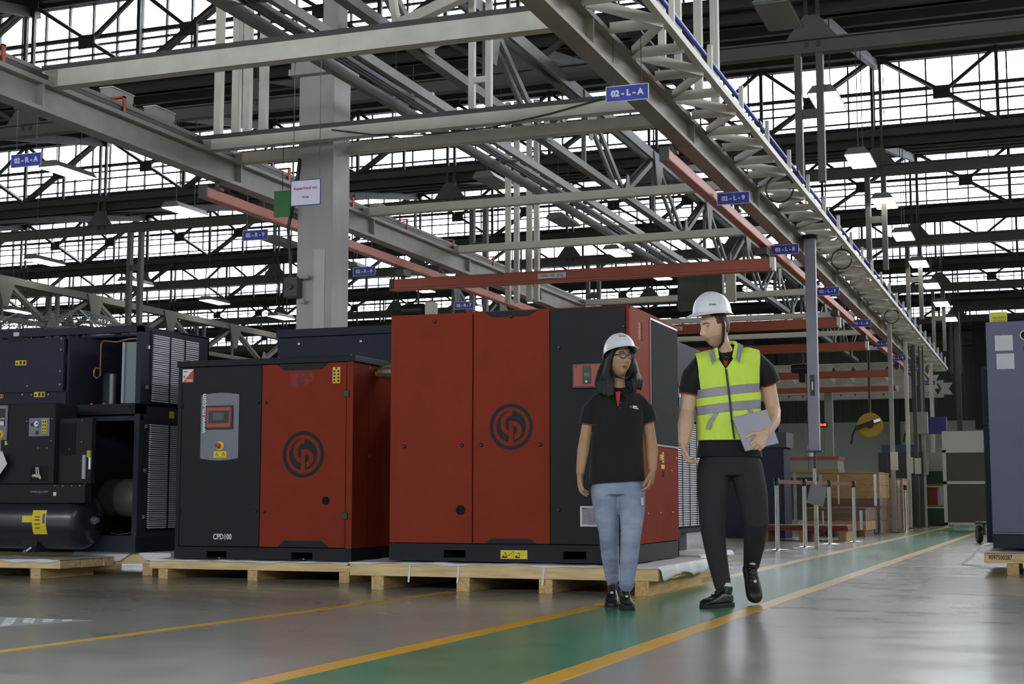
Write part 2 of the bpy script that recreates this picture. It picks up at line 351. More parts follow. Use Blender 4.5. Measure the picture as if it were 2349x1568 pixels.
# laced columns
def laced(x, y, lab, z0=0.0):
    T = empty('laced_column', (x, y, 0)); tag(T, lab, 'column', 'laced columns under the roof trusses', kind='structure')
    for dx in (-0.14, 0.14): MB().box(dx - 0.045, dx + 0.045, -0.06, 0.06, z0, ZC - 0.1).build('column_leg', M_tr2, T)
    for i in range(4):
        z = 1.2 + i*1.45
        if z > z0: MB().box(-0.14, 0.14, -0.02, 0.02, z, z + 0.12).build('batten', M_tr2, T)
cnt = 0
for k, xs, wd in ((0, (-2.75,), ('aisle',)), (1, (-2.75, -10.4, -18.4), ('aisle', 'middle', 'far')), (2, (-2.75, -10.4, -18.4, -26.5), ('aisle', 'middle', 'far', 'outermost')), (3, (-2.75, -18.4, -26.5), ('aisle', 'far', 'outermost')), (4, (-2.75, -26.5), ('aisle', 'outermost'))):
    for x, d_ in zip(xs, wd): laced(x, YK(k) - 0.28, 'twin-leg steel column of the %s row under the %s roof truss' % (d_, VIS[k]), 4.7 if d_ == 'aisle' else 0)
# ================================================================== overhead crane steelwork
M_rail = mat('conductor_rail', (70, 70, 72), 0.5)
M_clip = mat('orange_clip', (200, 88, 30), 0.5)
def girder(x, ya, yb, lab, m):
    T = thing('crane_girder', lab, 'girder', (x, ya, 0)); L_ = yb - ya
    MB().box(-0.01, 0.01, 0, L_, 3.92, 4.16).build('web', m, T)
    MB().box(-0.08, 0.08, 0, L_, 4.14, 4.18).build('top_flange', m, T); MB().box(-0.08, 0.08, 0, L_, 3.905, 3.94).build('bottom_flange', m, T)
    for i in range(int(L_/3.2)): MB().box(-0.075, 0.075, 1.6 + i*3.2, 1.62 + i*3.2, 3.94, 4.14).build('stiffener', m, T)
    return T
gL = girder(-7.925, 5.0, 40.0, 'long pale crane girder over the left machines with conductor rails on top', M_steel)
gR = girder(-3.075, 5.0, 42.0, 'long pale crane girder beside the high walkway', mat('girder_warm_grey', (150, 142, 130), 0.55, var=0.14, scale=2.5, bump=0.05))
cr = thing('conductor_rail', 'dark conductor rail with orange clips along the top of the left girder', 'rail', (-7.97, 5, 4.18))
for dx, dz in ((-0.03, 0.06), (0.05, 0.05), (-0.03, 0.13)): MB().box(dx - 0.012, dx + 0.012, 0, 26, dz - 0.018, dz + 0.018).build('rail', M_rail if dz < 0.1 else M_steel, cr)
for y in (4.35, 6.0, 7.55, 9.1, 10.7, 12.3, 13.9, 15.5, 17.1):
    MB().box(-0.06, 0.075, y - 0.02, y + 0.02, 0.0, 0.02).box(-0.06, -0.045, y - 0.02, y + 0.02, 0, 0.17).box(0.065, 0.08, y - 0.02, y + 0.02, 0, 0.17).box(-0.06, 0.08, y - 0.02, y + 0.02, 0.155, 0.17).build('clip', M_clip, cr)
for i, y in enumerate((11.25, 11.95, 17.0)):
    T = thing('junction_box', 'small grey box with cables on the left girder, %s of three' % ORD[i], 'box', (-8.16, y, 4.36), group='boxes on the left girder')
    MB().box(-0.07, 0.07, -0.17, 0.17, 0, 0.12).build('body', M_steel, T, bevel=0.01); MB().box(-0.075, 0.075, -0.175, 0.175, 0.12, 0.13).build('lid', M_pale, T)
    MB().box(0.05, 0.16, -0.1, -0.05, -0.178, -0.165).box(0.05, 0.07, -0.1, -0.05, -0.178, 0.0).build('bracket', M_steel, T)
    MB().tube([(0.075, 0.15, 0.04), (0.1, 0.22, -0.05), (0.09, 0.3, -0.12), (0.07, 0.36, -0.16)], 0.008, 6).build('cable', M_black, T)
def crossbeam(y, lab, h=0.13, x0=-7.98, x1=-3.05, plate=True):
    T = thing('cross_beam', lab, 'beam', (0, y, 0), group='cross beams between the crane girders')
    MB().box(x0, x1, -0.005, 0.005, 4.16, 4.16 + h).box(x0, x1, -0.055, 0.055, 4.15, 4.165).box(x0, x1, -0.055, 0.055, 4.15 + h - 0.015, 4.15 + h).build('channel', M_pale, T)
    MB().box(x0, x1, -0.06, -0.05, 4.15, 4.15 + h).build('web_plate', M_pale, T)
    if plate: MB().box(x0 - 0.02, x1 + 0.1, -0.05, 0.06, 4.15 + h, 4.15 + h + 0.05).build('top_channel', M_dark, T)
    for x in (x0 + 0.1, x1 - 0.1): MB().box(x - 0.06, x + 0.06, -0.07, -0.06, 4.16, 4.14 + h).build('end_plate', M_steel, T)
crossbeam(10.0, 'nearest white cross beam, passing in front of the column head', 0.15)
crossbeam(12.42, 'cross beam with blue air line, on the near side of the column', 0.11)
crossbeam(13.02, 'cross beam on the far side of the column', 0.11, plate=False)
for y, n in ((16.05, 'first'), (18.95, 'second'), (21.9, 'third'), (25.0, 'fourth'), (28.3, 'fifth'), (31.6, 'sixth'), (35, 'seventh')):
    crossbeam(y, '%s plain cross beam beyond the column' % n, 0.10, plate=False)
bp_ = thing('air_line', 'thin blue air line lying along the cross beam', 'pipe', (0, 12.95, 4.33)); MB().tube([(-7.2, 0, 0), (-5.2, 0, 0.01), (-3.1, 0, 0)], 0.014, 8).build('pipe', M_blue, bp_)
for i in range(5): MB().box(-7.0 + i*0.9, -6.97 + i*0.9, -0.03, 0.03, -0.07, 0.02).build('clamp', M_steel, bp_)
sc_ = thing('slack_cable', 'black cable drooping below the double cross beam', 'cable', (0, 12.34, 4.2)); MB().tube([(-6.45, 0, 0.03), (-6.0, 0, -0.06), (-5.4, 0, -0.11), (-4.8, 0, -0.1), (-4.2, 0, -0.02), (-3.7, 0, 0.07)], 0.007, 6).build('cable', M_black, sc_)
# column
M_col = mat('column_paint', (166, 165, 161), 0.6, var=0.16, scale=2.2, bump=0.08, stretch=(1, 1, 0.35))
c = thing('steel_column', 'thick pale painted column behind the CPD100 machine', 'column', (-6.725, 12.72, 0), kind='structure')
MB().box(-0.195, 0.195, -0.18, 0.18, 0, 4.86).build('shaft', M_col, c, bevel=0.006)
MB().box(-0.235, -0.195, -0.10, 0.18, 0, 4.86).build('flange', M_steel, c)
MB().box(-0.28, 0.28, -0.26, 0.26, 4.86, 4.92).box(-0.26, 0.26, -0.24, 0.24, 4.92, 5.05).build('capital', M_col, c)
MB().box(0.02, 0.19, -0.1, 0.1, 5.05, 8.0).build('upper_shaft', M_col, c)
MB().box(-0.19, 0.2, -0.2, -0.18, 0.3, 2.0).build('patch_plate', M_col, c); MB().box(0.0, 0.12, -0.19, -0.18, 2.2, 3.1).build('patch_plate', mat('pale_patch', (188, 187, 182), 0.6), c)
MB().bar((0.1, 0, 5.1), (1.7, 0, 5.62), 0.12, 0.10).build('haunch', M_pale, c)
MB().bar((0.8, -0.02, 5.33), (0.7, -0.02, 5.9), 0.1, 0.06).build('haunch_strut', M_pale, c); MB().bar((1.6, -0.02, 5.6), (1.45, -0.02, 6.2), 0.1, 0.12).build('haunch_strut', M_steel, c)
jb = thing('switch_box', 'grey electrical box with conduits strapped to the column', 'box', (-6.95, 12.48, 2.62))
MB().box(-0.05, 0.1, -0.06, 0.06, 0, 0.2).build('body', M_dark, jb, bevel=0.01); MB().lathe([(0.03, 0), (0.03, 0.02)], (0.03, -0.06, 0.1), (0, -1, 0), 12).build('switch', M_black, jb)
MB().tube([(0.0, 0, 0.2), (-0.01, 0, 0.4), (-0.04, 0, 0.7), (0.02, 0.02, 1.0), (0.05, 0.05, 1.4)], 0.018, 8).build('conduit', M_black, jb)
MB().box(0.1, 0.2, -0.02, 0.0, 0.18, 0.22).build('strap', M_steel, jb); MB().box(0.1, 0.16, -0.02, 0.0, -0.06, -0.02).build('strap', M_steel, jb)
gp = thing('green_board', 'small green board hanging behind the repair area notice', 'sign', (-7.02, 12.4, 3.55)); MB().box(-0.09, 0.09, 0, 0.02, -0.13, 0.13).build('board', mat('green_board', (40, 110, 40), 0.5), gp); MB().cyl((0, 0.01, 0.13), (0, 0.01, 0.6), 0.004, 6).build('wire', M_black, gp)
# hanger posts standing on the cross beams
def hangers(lab, y, xs, z0, z1, w=0.075, rung=None):
    T = thing('hanger_post', lab, 'post', (0, y, 0), group='pale hanger posts up to the roof')
    for x in xs: MB().box(x - w/2, x + w/2, -w/2, w/2, z0, z1).build('post', M_pale, T)
    for z in rung or (): MB().box(min(xs), max(xs), -0.02, 0.02, z, z + 0.06).build('rung', M_pale, T)
hangers('four pale hanger posts left of the thick column', 12.7, (-7.95, -7.74, -7.61, -7.42), 4.28, 7.2)
hangers('ladder-like pair of hanger posts right of the thick column', 13.0, (-5.24, -5.06), 4.28, 6.3, 0.06, (4.75,))
hangers('four hanger posts above the orange crane bridge', 19.0, (-7.1, -6.97, -6.78, -6.67), 3.4, 6.3, 0.07)
hangers('pair of hanger posts nearest the 02-L-A board', 11.9, (-3.02, -2.88), 4.29, 7.2, 0.06)
hangers('pair of hanger posts beyond the 02-L-A board', 13.3, (-3.02, -2.86), 4.29, 7.2, 0.075)
# twin cable channel between the girders
ct = thing('cable_channel', 'twin steel channel with black cables running along between the girders', 'cable tray', (0, 8, 4.6))
MB().box(-6.10, -6.03, 0, 17, -0.045, 0.045).build('channel', mat('channel_grey', (124, 122, 118), 0.55, var=0.1), ct); MB().box(-5.73, -5.67, 0, 17, 0.0, 0.09).build('channel', mat('channel_grey', (124, 122, 118)), ct)
for dx in (-5.95, -5.90, -5.85): MB().box(dx - 0.012, dx + 0.012, 0, 17, 0.02, 0.06).build('cable', M_black, ct)
for i in range(11): MB().box(-6.10, -5.67, 0.5 + i*1.5, 0.56 + i*1.5, 0.09, 0.11).build('cross_bracket', M_steel, ct)
# high walkway: horizontal lacing, outer angle, grating, stubs and blue pipe
wk = thing('high_walkway', 'pale laced service walkway beside the crane girder with stub posts', 'walkway', (0, 0, 0))
MB().box(-2.60, -2.54, 5, 41.5, 4.17, 4.23).build('outer_angle', M_pale, wk)
MB().box(-2.98, -2.86, 5, 41.5, 4.27, 4.285).build('grating', mat('dark_grating', (45, 45, 46), 0.6), wk)
lm = {}
for i in range(27):
    y = 6.2 + i*1.33
    for dy, nm in ((-0.62, 'lacing_bar'), (0.0, 'cross_bar'), (0.62, 'lacing_bar')):
        MB().bar((-2.99, y + dy, 4.18), (-2.58, y, 4.18), 0.012, 0.085).build(nm, M_pale, wk)
    MB().box(-2.99, -2.58, y + 0.66, y + 0.672, 4.14, 4.225).build('cross_bar', M_pale, wk)
    MB().box(-2.61, -2.57, y + 0.3, y + 0.34, 4.2, 4.5).build('stub_post', M_pale, wk)
bl = thing('blue_pipe', 'blue compressed air pipe with black couplings along the walkway', 'pipe', (-2.69, 5, 4.5)); MB().cyl((0, 0, 0), (0, 36, 0), 0.022, 10).build('pipe', M_blue, bl, True)
for i in range(14): MB().cyl((0, 2.3 + i*2.4, 0), (0, 2.42 + i*2.4, 0), 0.034, 10).build('coupling', M_black, bl, True)
MB().cyl((0, 5.1, 0), (-0.5, 5.1, 0), 0.016, 8).build('branch', M_blue, bl)
for i, (y, r) in enumerate(((15.6, 0.15), (20.6, 0.14), (27.5, 0.13))):
    T = thing('cable_loop', '%s loop of black cable hanging under the walkway' % ORD[i], 'cable', (-2.66, y, 4.02), group='cable loops under the walkway')
    MB().tube([(r*math.cos(a)*1.0, 0, r*math.sin(a)) for a in [math.radians(20 + j*17) for j in range(21)]], 0.011, 6).build('loop', M_black, T)
    MB().cyl((0, 0, r), (0, 0, r + 0.16), 0.008, 6).build('tie', M_black, T)
# crane rails and bridges
def rail(x, ya, yb, lab):
    T = thing('crane_rail', lab, 'rail', (x, ya, 3.75), group='orange crane rails')
    MB().box(-0.035, 0.035, 0, yb - ya, -0.055, 0.055).box(-0.05, 0.05, 0, yb - ya, -0.065, -0.04).build('profile', M_crane, T, bevel=0.01)
    MB().box(-0.045, 0.045, -0.03, 0.0, -0.07, 0.06).build('end_cap', M_dark, T)
    for i in range(int((yb - ya)/2.9) + 1):
        y = 0.25 + i*2.9; MB().box(-0.015, 0.015, y - 0.02, y + 0.02, 0.05, 0.15).box(-0.06, 0.06, y - 0.035, y + 0.035, 0.05, 0.08).build('suspension', M_dark, T)
rail(-7.95, 12.45, 39, 'orange-red crane rail hanging under the left girder'); rail(-3.16, 12.5, 39, 'orange-red crane rail hanging under the walkway girder')
M_lbl = mat('label_white', (228, 228, 226), 0.5)
def bridge(y, lab, x0, x1, label=None, hoist=None):
    T = thing('crane_bridge', lab, 'crane', (0, y, 3.47), group='orange crane bridges')
    MB().box(x0, x1, -0.04, 0.04, -0.07, 0.075).box(x0, x1, -0.055, 0.055, -0.085, -0.05).build('beam', M_crane, T, bevel=0.008)
    for x in (x0, x1): MB().box(x - 0.03, x + 0.03, -0.05, 0.05, -0.085, 0.08).build('end_cap', M_lbl if x == x1 else M_dark, T)
    for x in (-7.95, -3.16): MB().box(x - 0.06, x + 0.06, -0.12, 0.12, 0.11, 0.19).box(x - 0.02, x + 0.02, -0.03, 0.03, 0.07, 0.12).build('trolley', M_dark, T)
    if label:
        p = MB().box(label - 0.19, label + 0.19, -0.058, -0.054, -0.03, 0.035).build('label_plate', M_lbl, T)
        text('DEMAG   KBK   250 kg', 0.045, M_ink, p, (label, -0.06, 0.002), FRONT, ext=0.0005, sx=0.68)
bridge(17.3, 'nearest orange crane bridge with white maker label above the red machine', -8.1, -3.05, -5.85)
bridge(23.5, 'second orange crane bridge, behind the white helmet of the man', -7.9, -3.1, -5.85)
bridge(27.3, 'third orange crane bridge, lower in view beyond the second', -7.9, -3.1)
bridge(33.5, 'fourth, faint orange crane bridge further back', -7.9, -3.3); bridge(38.0, 'fifth and most distant orange crane bridge', -7.9, -3.6)
def hoist(x, y, z, lab, hook):
    T = thing('chain_hoist', lab, 'hoist', (x, y, z), group='chain hoists on the crane bridges')
    MB().lathe([(0.0, -0.2), (0.08, -0.2), (0.09, -0.12), (0.09, 0.1), (0.06, 0.13), (0, 0.13)], (0, 0, 0), (1, 0, 0), 16).build('motor', M_black, T, True)
    MB().box(0.14, 0.28, -0.07, 0.07, -0.09, 0.1).build('gearbox', M_pale, T, bevel=0.02); MB().box(-0.06, 0.06, -0.06, 0.06, -0.26, -0.06).build('chain_bag', M_blackm, T, bevel=0.02)
    MB().cyl((0.02, 0, 0.06), (0.02, 0, 0.3), 0.015, 8).build('suspension', M_dark, T)
    if hook: MB().cyl((0.08, 0, -0.05), (0.08, 0, -hook), 0.008, 6).build('chain', M_dark, T)
hoist(-7.75, 17.3, 3.12, 'black chain hoist under the end of the nearest bridge', 0.2); hoist(-4.3, 27.3, 3.08, 'black and white chain hoist under the third bridge', 1.9)
# castellated beams far back
def castellated(y, z, x0, x1, lab):
    T = thing('castellated_beam', lab, 'beam', (0, y, z), group='castellated beams with hexagonal holes')
    MB().box(x0, x1, -0.05, 0.05, 0.20, 0.27).box(x0, x1, -0.1, 0.1, 0.25, 0.28).build('upper_tee', M_pale, T); MB().box(x0, x1, -0.05, 0.05, -0.27, -0.2).box(x0, x1, -0.1, 0.1, -0.3, -0.27).build('lower_tee', M_pale, T)
    x = x0; n = 0
    while x < x1:
        w = 0.24 if n % 4 else 0.6; n += 1
        MB().prism([(0, -0.2), (w + 0.24, -0.2), (w + 0.12, 0), (w + 0.24, 0.2), (0, 0.2), (0.12, 0)], (x - 0.12, -0.02, 0), (1, 0, 0), (0, 0, 1), (0, 1, 0), 0.04).build('web_post', M_pale, T); x += w + 0.24
castellated(37.0, 3.75, -9, -3.0, 'nearest castellated beam behind the crane bridges'); castellated(44.0, 4.05, -11, -3.2, 'second castellated beam, just above the dark sheeting'); castellated(51, 4.35, -12, -3.3, 'third castellated beam against the end wall')
pb_ = thing('distribution_cabinet', 'grey-green electrical cabinet hung high behind the 02-L-8 board', 'cabinet', (-4.95, 21.75, 3.54)); MB().box(-0.35, 0.35, -0.1, 0.1, 0, 0.6).build('body', mat('cabinet_green', (84, 88, 78), 0.6), pb_, bevel=0.01); MB().box(-0.33, 0.1, -0.11, -0.1, 0.03, 0.57).build('door', mat('cabinet_green', (84, 88, 78)), pb_); MB().box(0.4, 0.55, -0.1, 0, 0.1, 0.55).build('fuse_box', M_pale, pb_)
# ---------------- location boards
M_txt = mat('sign_white', (232, 234, 240), 0.5)
def board(code, x, y, z, lab, chain=0.42, arm=False):
    T = thing('location_board', lab, 'sign', (x, y, z), group='blue location boards'); w, h = 0.168, 0.062
    b = MB().box(-w, w, 0, 0.006, -h, h).build('board', M_blue, T)
    MB().box(-w, w, -0.002, 0.0, h - 0.005, h).box(-w, w, -0.002, 0, -h, -h + 0.005).box(-w, -w + 0.005, -0.002, 0, -h, h).box(w - 0.005, w, -0.002, 0, -h, h).build('border', M_txt, b)
    text(code, 0.064, M_txt, b, (0, -0.003, 0.0), FRONT, bold=0.0035)
    for dx in (-0.11, 0.11): MB().cyl((dx, 0.003, h), (dx, 0.003, h + chain), 0.003, 5).build('chain', M_black, T)
    if arm: MB().box(-0.15, -7.96 - x, -0.012, 0.015, h + chain, h + chain + 0.016).build('bracket_arm', M_dark, T)
for c_, x, y in (('02 - L - A', -2.89, 10.3), ('02 - L - 9', -2.93, 14.4), ('02 - L - 8', -2.96, 17.65), ('02 - L - 7', -2.99, 21.5), ('02 - L - 6', -3.01, 25.7), ('02 - L - 5', -3.05, 29.3), ('02 - L - 4', -3.03, 32.4), ('02 - L - 3', -2.96, 35.2), ('02 - L - 2', -2.95, 39.8)):
    board(c_, x, y, 3.7, 'blue location board reading %s beside the walkway girder' % c_.replace(' ', ''), 0.42 if 'A' in c_ else 0.14)
for c_, x, y in (('02 - R - A', -8.59, 10.52), ('02 - R - 9', -8.57, 14.53), ('02 - R - 8', -8.58, 17.41), ('02 - R - 7', -8.63, 21.09)):
    board(c_, x, y, 3.7, 'blue location board reading %s beyond the left girder' % c_.replace(' ', ''), 0.42, True)
T = thing('repair_notice', 'white notice with blue edge reading Repair/Hold m/c Area', 'sign', (-5.46, 10.02, 3.07))
b = MB().box(-0.135, 0.135, 0, 0.006, -0.105, 0.105).build('edge', mat('notice_blue', (48, 44, 140), 0.5), T); MB().box(-0.127, 0.127, -0.002, 0.001, -0.098, 0.098).build('sheet', mat('notice_white', (214, 206, 226), 0.5), b)
M_mag = mat('notice_text', (150, 40, 96), 0.6); text('Repair/Hold m/c', 0.032, M_mag, b, (0, -0.003, 0.035), FRONT, bold=0.0005); text('Area', 0.030, M_mag, b, (0, -0.003, -0.035), FRONT, bold=0.0005)
for dx in (-0.115, 0.12): MB().cyl((dx, 0.003, 0.1), (dx, 0.003, 1.1), 0.003, 5).build('chain', M_black, T)
# ---------------- high-bay lamps
M_lit = mat('lamp_diffuser_lit', (255, 255, 250), 0.4, emit=((255, 255, 235), 5.0)); M_off = mat('lamp_diffuser_off', (120, 120, 112), 0.4)
M_pan = mat('lamp_pan', (120, 122, 116), 0.5)
def lamp_proto(lit):
    T = empty('high_bay_lamp')
    MB().prism([(-0.2, 0), (0.2, 0), (0.12, 0.1), (-0.12, 0.1)], (0, -0.5, 0), (1, 0, 0), (0, 0, 1), (0, 1, 0), 1.0).build('housing', M_pan, T)
    MB().box(-0.18, 0.18, -0.48, 0.48, -0.012, -0.001).build('diffuser', M_lit if lit else M_off, T)
    MB().cyl((0, -0.3, 0.1), (0, -0.3, 1.2), 0.008, 6).build('rod', M_dark, T); MB().cyl((0, 0.3, 0.1), (0, 0.3, 1.2), 0.008, 6).build('rod', M_dark, T)
    return T
protos = {True: lamp_proto(True), False: lamp_proto(False)}; used = set()
for rn, x, ys_ in (('aisle', -2.6, ((15.4, 0), (19.1, 1), (22.7, 1), (26.2, 1), (29.7, 1), (33.4, 1), (37, 1), (40.6, 1), (44.2, 1))), ('first inner', -8.55, ((18.6, 1), (22.2, 0), (25.9, 0), (29.6, 1), (33.2, 1), (36.8, 1))),
                   ('second inner', -14.75, ((19.1, 1), (22.5, 1), (26.1, 0), (29.7, 0), (33.2, 1), (37.1, 1), (40.7, 1))), ('third inner', -20.9, ((26.35, 1), (29.8, 1), (33.4, 1), (37, 1), (40.6, 1))), ('outermost', -27.2, ((33.25, 1), (36.8, 1), (40.4, 1)))):
    for i, (y, on) in enumerate(ys_):
        o = protos[bool(on)] if on not in used else copy_tree(protos[bool(on)]); used.add(on); o.location = (x, y, 5.9)
        k_ = math.floor((y - YK(-1))/BAY); t_ = (y - YK(k_ - 1) - (0 if False else 0))/BAY; t_ -= math.floor(t_); zr = 7.30 + (ZT + 0.12 - 7.30)*t_ - 0.01
        for ch in o.children:
            if ch.name.startswith('rod'): ch.scale = (1, 1, (zr - 5.9 - 0.1)/1.1); ch.location.z = 0.1 - 0.1*(zr - 6.0)/1.1
        tag(o, '%s fluorescent high-bay lamp, %s in the %s row' % ('lit' if on else 'unlit', ORD[i], rn), 'lamp', 'high-bay lamps')
# ================================================================== machines on pallets
M_wood = mat('pine_wood', (224, 194, 142), 0.65, var=0.25, scale=5, bump=0.15, bscale=14, stretch=(0.6, 6, 6))
M_woody = mat('pine_wood_end', (204, 170, 118), 0.7, var=0.25, scale=9, bump=0.15, bscale=20, stretch=(6, 0.6, 6))
M_foam = mat('white_foam_sheet', (222, 220, 224), 0.6, var=0.05, scale=10, bump=0.2, bscale=18)
M_strap = mat('white_strap', (228, 226, 224), 0.5)
M_grey2 = mat('blue_grey_paint', (108, 110, 132), 0.55, var=0.05, scale=4, bump=0.03, spec=0.25)
M_grey3 = mat('slate_paint', (58, 60, 72), 0.6, var=0.05, scale=4, bump=0.03, spec=0.06)
M_plate = mat('panel_grey', (122, 122, 134), 0.5)
M_screen = mat('dark_screen', (16, 18, 18), 0.15)
M_lred = mat('panel_red', (165, 66, 46), 0.45)
M_louv = mat('louvre_white', (214, 212, 222), 0.5)
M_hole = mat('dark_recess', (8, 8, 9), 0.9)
M_stkred = mat('sticker_red', (200, 66, 40), 0.5)
class Mach:
    """one machine: parts are given in hall coordinates and stored about the machine's own base"""
    def __init__(s, name, label, cat, org, **k): s.o = org; s.t = thing(name, label, cat, org, **k)
    def add(s, mb, name, m, parent=None, **k): return mb.build(name, m, parent or s.t, org=s.o, **k)
    def bx(s, name, m, x0, x1, y0, y1, z0, z1, parent=None, **k): return s.add(MB().box(x0, x1, y0, y1, z0, z1), name, m, parent, **k)
    def txt(s, body, size, m, loc, parent=None, rot=FRONT, **k): return text(body, size, m, parent or s.t, tuple(a - b for a, b in zip(loc, s.o)), rot, **k)
    def knob(s, x, y, z, r=0.014, parent=None):
        return s.add(MB().lathe([(r, 0), (r, 0.008), (r*0.6, 0.012), (0, 0.012)], (x, y, z), (0, -1, 0), 6), 'lock_knob', M_black, parent)
    def bolt(s, x, y, z, ax=(0, -1, 0), r=0.009, parent=None): return s.add(MB().lathe([(r, 0), (r, 0.006), (0, 0.009)], (x, y, z), ax, 8), 'bolt', M_bolt, parent)
def arc(cx, cy, r0, r1, a0, a1, n=18):
    A = [math.radians(a0 + (a1 - a0)*i/n) for i in range(n + 1)]
    return [(cx + r1*math.cos(a), cy + r1*math.sin(a)) for a in A] + [(cx + r0*math.cos(a), cy + r0*math.sin(a)) for a in A[::-1]]
def emblem(Mc, x, y, z, R, parent):
    """round emblem: ring, disc and the two letters C and P"""
    ex, ez = (1, 0, 0), (0, 0, 1)
    Mc.add(MB().ring((x, y, z), R*0.84, R, (0, -1, 0), 0.0012, 64), 'emblem_ring', M_char, parent)
    Mc.add(MB().lathe([(R*0.68, 0), (R*0.68, 0.0012), (0, 0.0012)], (x, y, z), (0, -1, 0), 56), 'emblem_disc', M_char, parent)
    k = lambda P: [(a*R, b*R) for a, b in P]
    Mc.add(MB().prism(k(arc(0.06, 0.15, 0.33, 0.53, 90, 180)), (x, y - 0.0012, z), ex, ez, (0, -1, 0), 0.001).prism(k([(-0.47, 0.15), (-0.27, 0.15), (-0.27, 0.06), (-0.47, 0.06)]), (x, y - 0.0012, z), ex, ez, (0, -1, 0), 0.001)
           .prism(k(arc(-0.04, 0.06, 0.23, 0.43, 180, 262)), (x, y - 0.0012, z), ex, ez, (0, -1, 0), 0.001), 'emblem_letter_c', M_red, parent)
    Mc.add(MB().prism(k([(-0.1, 0.24), (0.1, 0.24), (0.1, -0.76), (-0.1, -0.76)]), (x, y - 0.0014, z), ex, ez, (0, -1, 0), 0.001)
           .prism(k(arc(0.1, -0.16, 0.19, 0.40, 90, -78)), (x, y - 0.0014, z), ex, ez, (0, -1, 0), 0.001), 'emblem_letter_p', M_red, parent)
def trapez(Mc, x0, x1, x2, x3, y, z0, z1, parent, m=None):
    return Mc.add(MB().prism([(x0, z1), (x1, z1), (x2, z0), (x3, z0)], (0, y, 0), (1, 0, 0), (0, 0, 1), (0, -1, 0), 0.004), 'trim_plate', m or M_char, parent)
def sticker(Mc, x0, x1, z0, z1, y, kind, parent=None):
    s = Mc.bx('yellow_sticker', M_yel, x0, x1, y - 0.0012, y, z0, z1, parent); w, h = x1 - x0, z1 - z0; mb = MB()
    for (a, b, c_, d) in kind: mb.box(x0 + a*w, x0 + b*w, y - 0.002, y - 0.0012, z0 + c_*h, z0 + d*h)
    Mc.add(mb, 'pictogram', M_ink, s)
    return s
def tri(Mc, cx, cz, r, y, parent, m=None): return Mc.add(MB().prism([(cx - r, cz - r*0.7), (cx + r, cz - r*0.7), (cx, cz + r)], (0, y, 0), (1, 0, 0), (0, 0, 1), (0, -1, 0), 0.0008), 'pictogram', m or M_ink, parent)
def pallet(lab, x0, x1, y0, y1, ztop, stringers, m=M_wood, sw=0.1, bh=0.10, nb=9, straps=()):
    P = Mach('wooden_pallet', lab, 'pallet', ((x0 + x1)/2, (y0 + y1)/2, 0), group='pallets under the machines'); n = nb; d = (y1 - y0)/n
    for i in range(n): P.bx('deck_board', m, x0 + (0.012*(i % 3)), x1 - 0.01*(i % 2), y0 + i*d + (0.006 if i else 0), y0 + (i + 1)*d - 0.006, bh, ztop, bevel=0.003)
    for sx in stringers: P.bx('stringer', M_woody, sx, sx + sw, y0 + 0.01, y1 - 0.01, 0, bh, bevel=0.003)
    for sx in straps: P.add(MB().bar((sx + 0.004, y0 - 0.003, ztop + 0.003), (sx - 0.008, y0 - 0.004, 0.06), 0.014, 0.002, up=(0, 1, 0)), 'strap', M_strap)
    return P
def sheet(lab, x0, x1, y0, y1, z, hang_f=0.02, hang_r=0.0, hang_l=0.0, seed=1):
    """thin crumpled foam sheet lying on a pallet, its edges hanging"""
    rnd = random.Random(seed); nx, ny = 56, 22; vs = []; T = thing('foam_sheet', lab, 'sheet', ((x0 + x1)/2, y0, z)); ox, oy = (x0 + x1)/2, y0
    ph = [rnd.uniform(0, 6.28) for _ in range(8)]
    xs = [x0 + (x1 - x0)*i/nx for i in range(nx + 1)]; ysv = [y0 + (y1 - y0)*j/ny for j in range(ny + 1)]
    if hang_l: xs = [x0 - 0.004 - hang_l*0.02*k_ for k_ in (4, 3, 2, 1)] + xs
    if hang_r: xs = xs + [x1 + 0.004 + hang_r*0.05*k_ for k_ in (1, 2, 3, 4)]
    ysv = [y0 - 0.012, y0 - 0.008, y0 - 0.004] + ysv
    for j, y in enumerate(ysv):
        for i, x in enumerate(xs):
            w = 0.003*math.sin(x*9 + ph[0]) + 0.0025*math.sin(x*23 + ph[1] + y*7) + 0.002*math.sin(y*17 + ph[2] + x*5)
            zz = 0.004 + max(0, w)
            fr = 0.5 + 0.5*math.sin(x*5.3 + ph[3])*math.sin(x*13.1 + ph[4])
            if j < 3: zz = 0.004 - hang_f*(3 - j)/3*fr
            yy = y + (0.02*fr if j < 3 else 0)*0.3
            xx = x
            if x > x1:
                t = (x - x1 - 0.004)/(hang_r*0.2); zz = 0.004 - hang_r*t*(0.85 + 0.18*math.sin(y*6 + ph[5]) + 0.08*math.sin(y*17 + ph[7])); xx = x1 + 0.012 + 0.018*t + 0.01*math.sin(y*14 + ph[6])
            if x < x0:
                t = (x0 - x)/(hang_l*0.08 + 0.004); zz = 0.004 - hang_l*t*(0.8 + 0.3*math.sin(y*9)); xx = x0 - 0.012 - 0.02*t + 0.008*math.sin(y*12)
            vs.append((xx - ox, yy - oy, zz))
    n = len(xs); fs = [(j*n + i, j*n + i + 1, (j+1)*n + i + 1, (j+1)*n + i) for j in range(len(ysv) - 1) for i in range(n - 1)]
    o = MB().add(vs, fs).build('sheet', M_foam, T, True); sd = o.modifiers.new('solid', 'SOLIDIFY'); sd.thickness = 0.003; sd.offset = 1
    return T
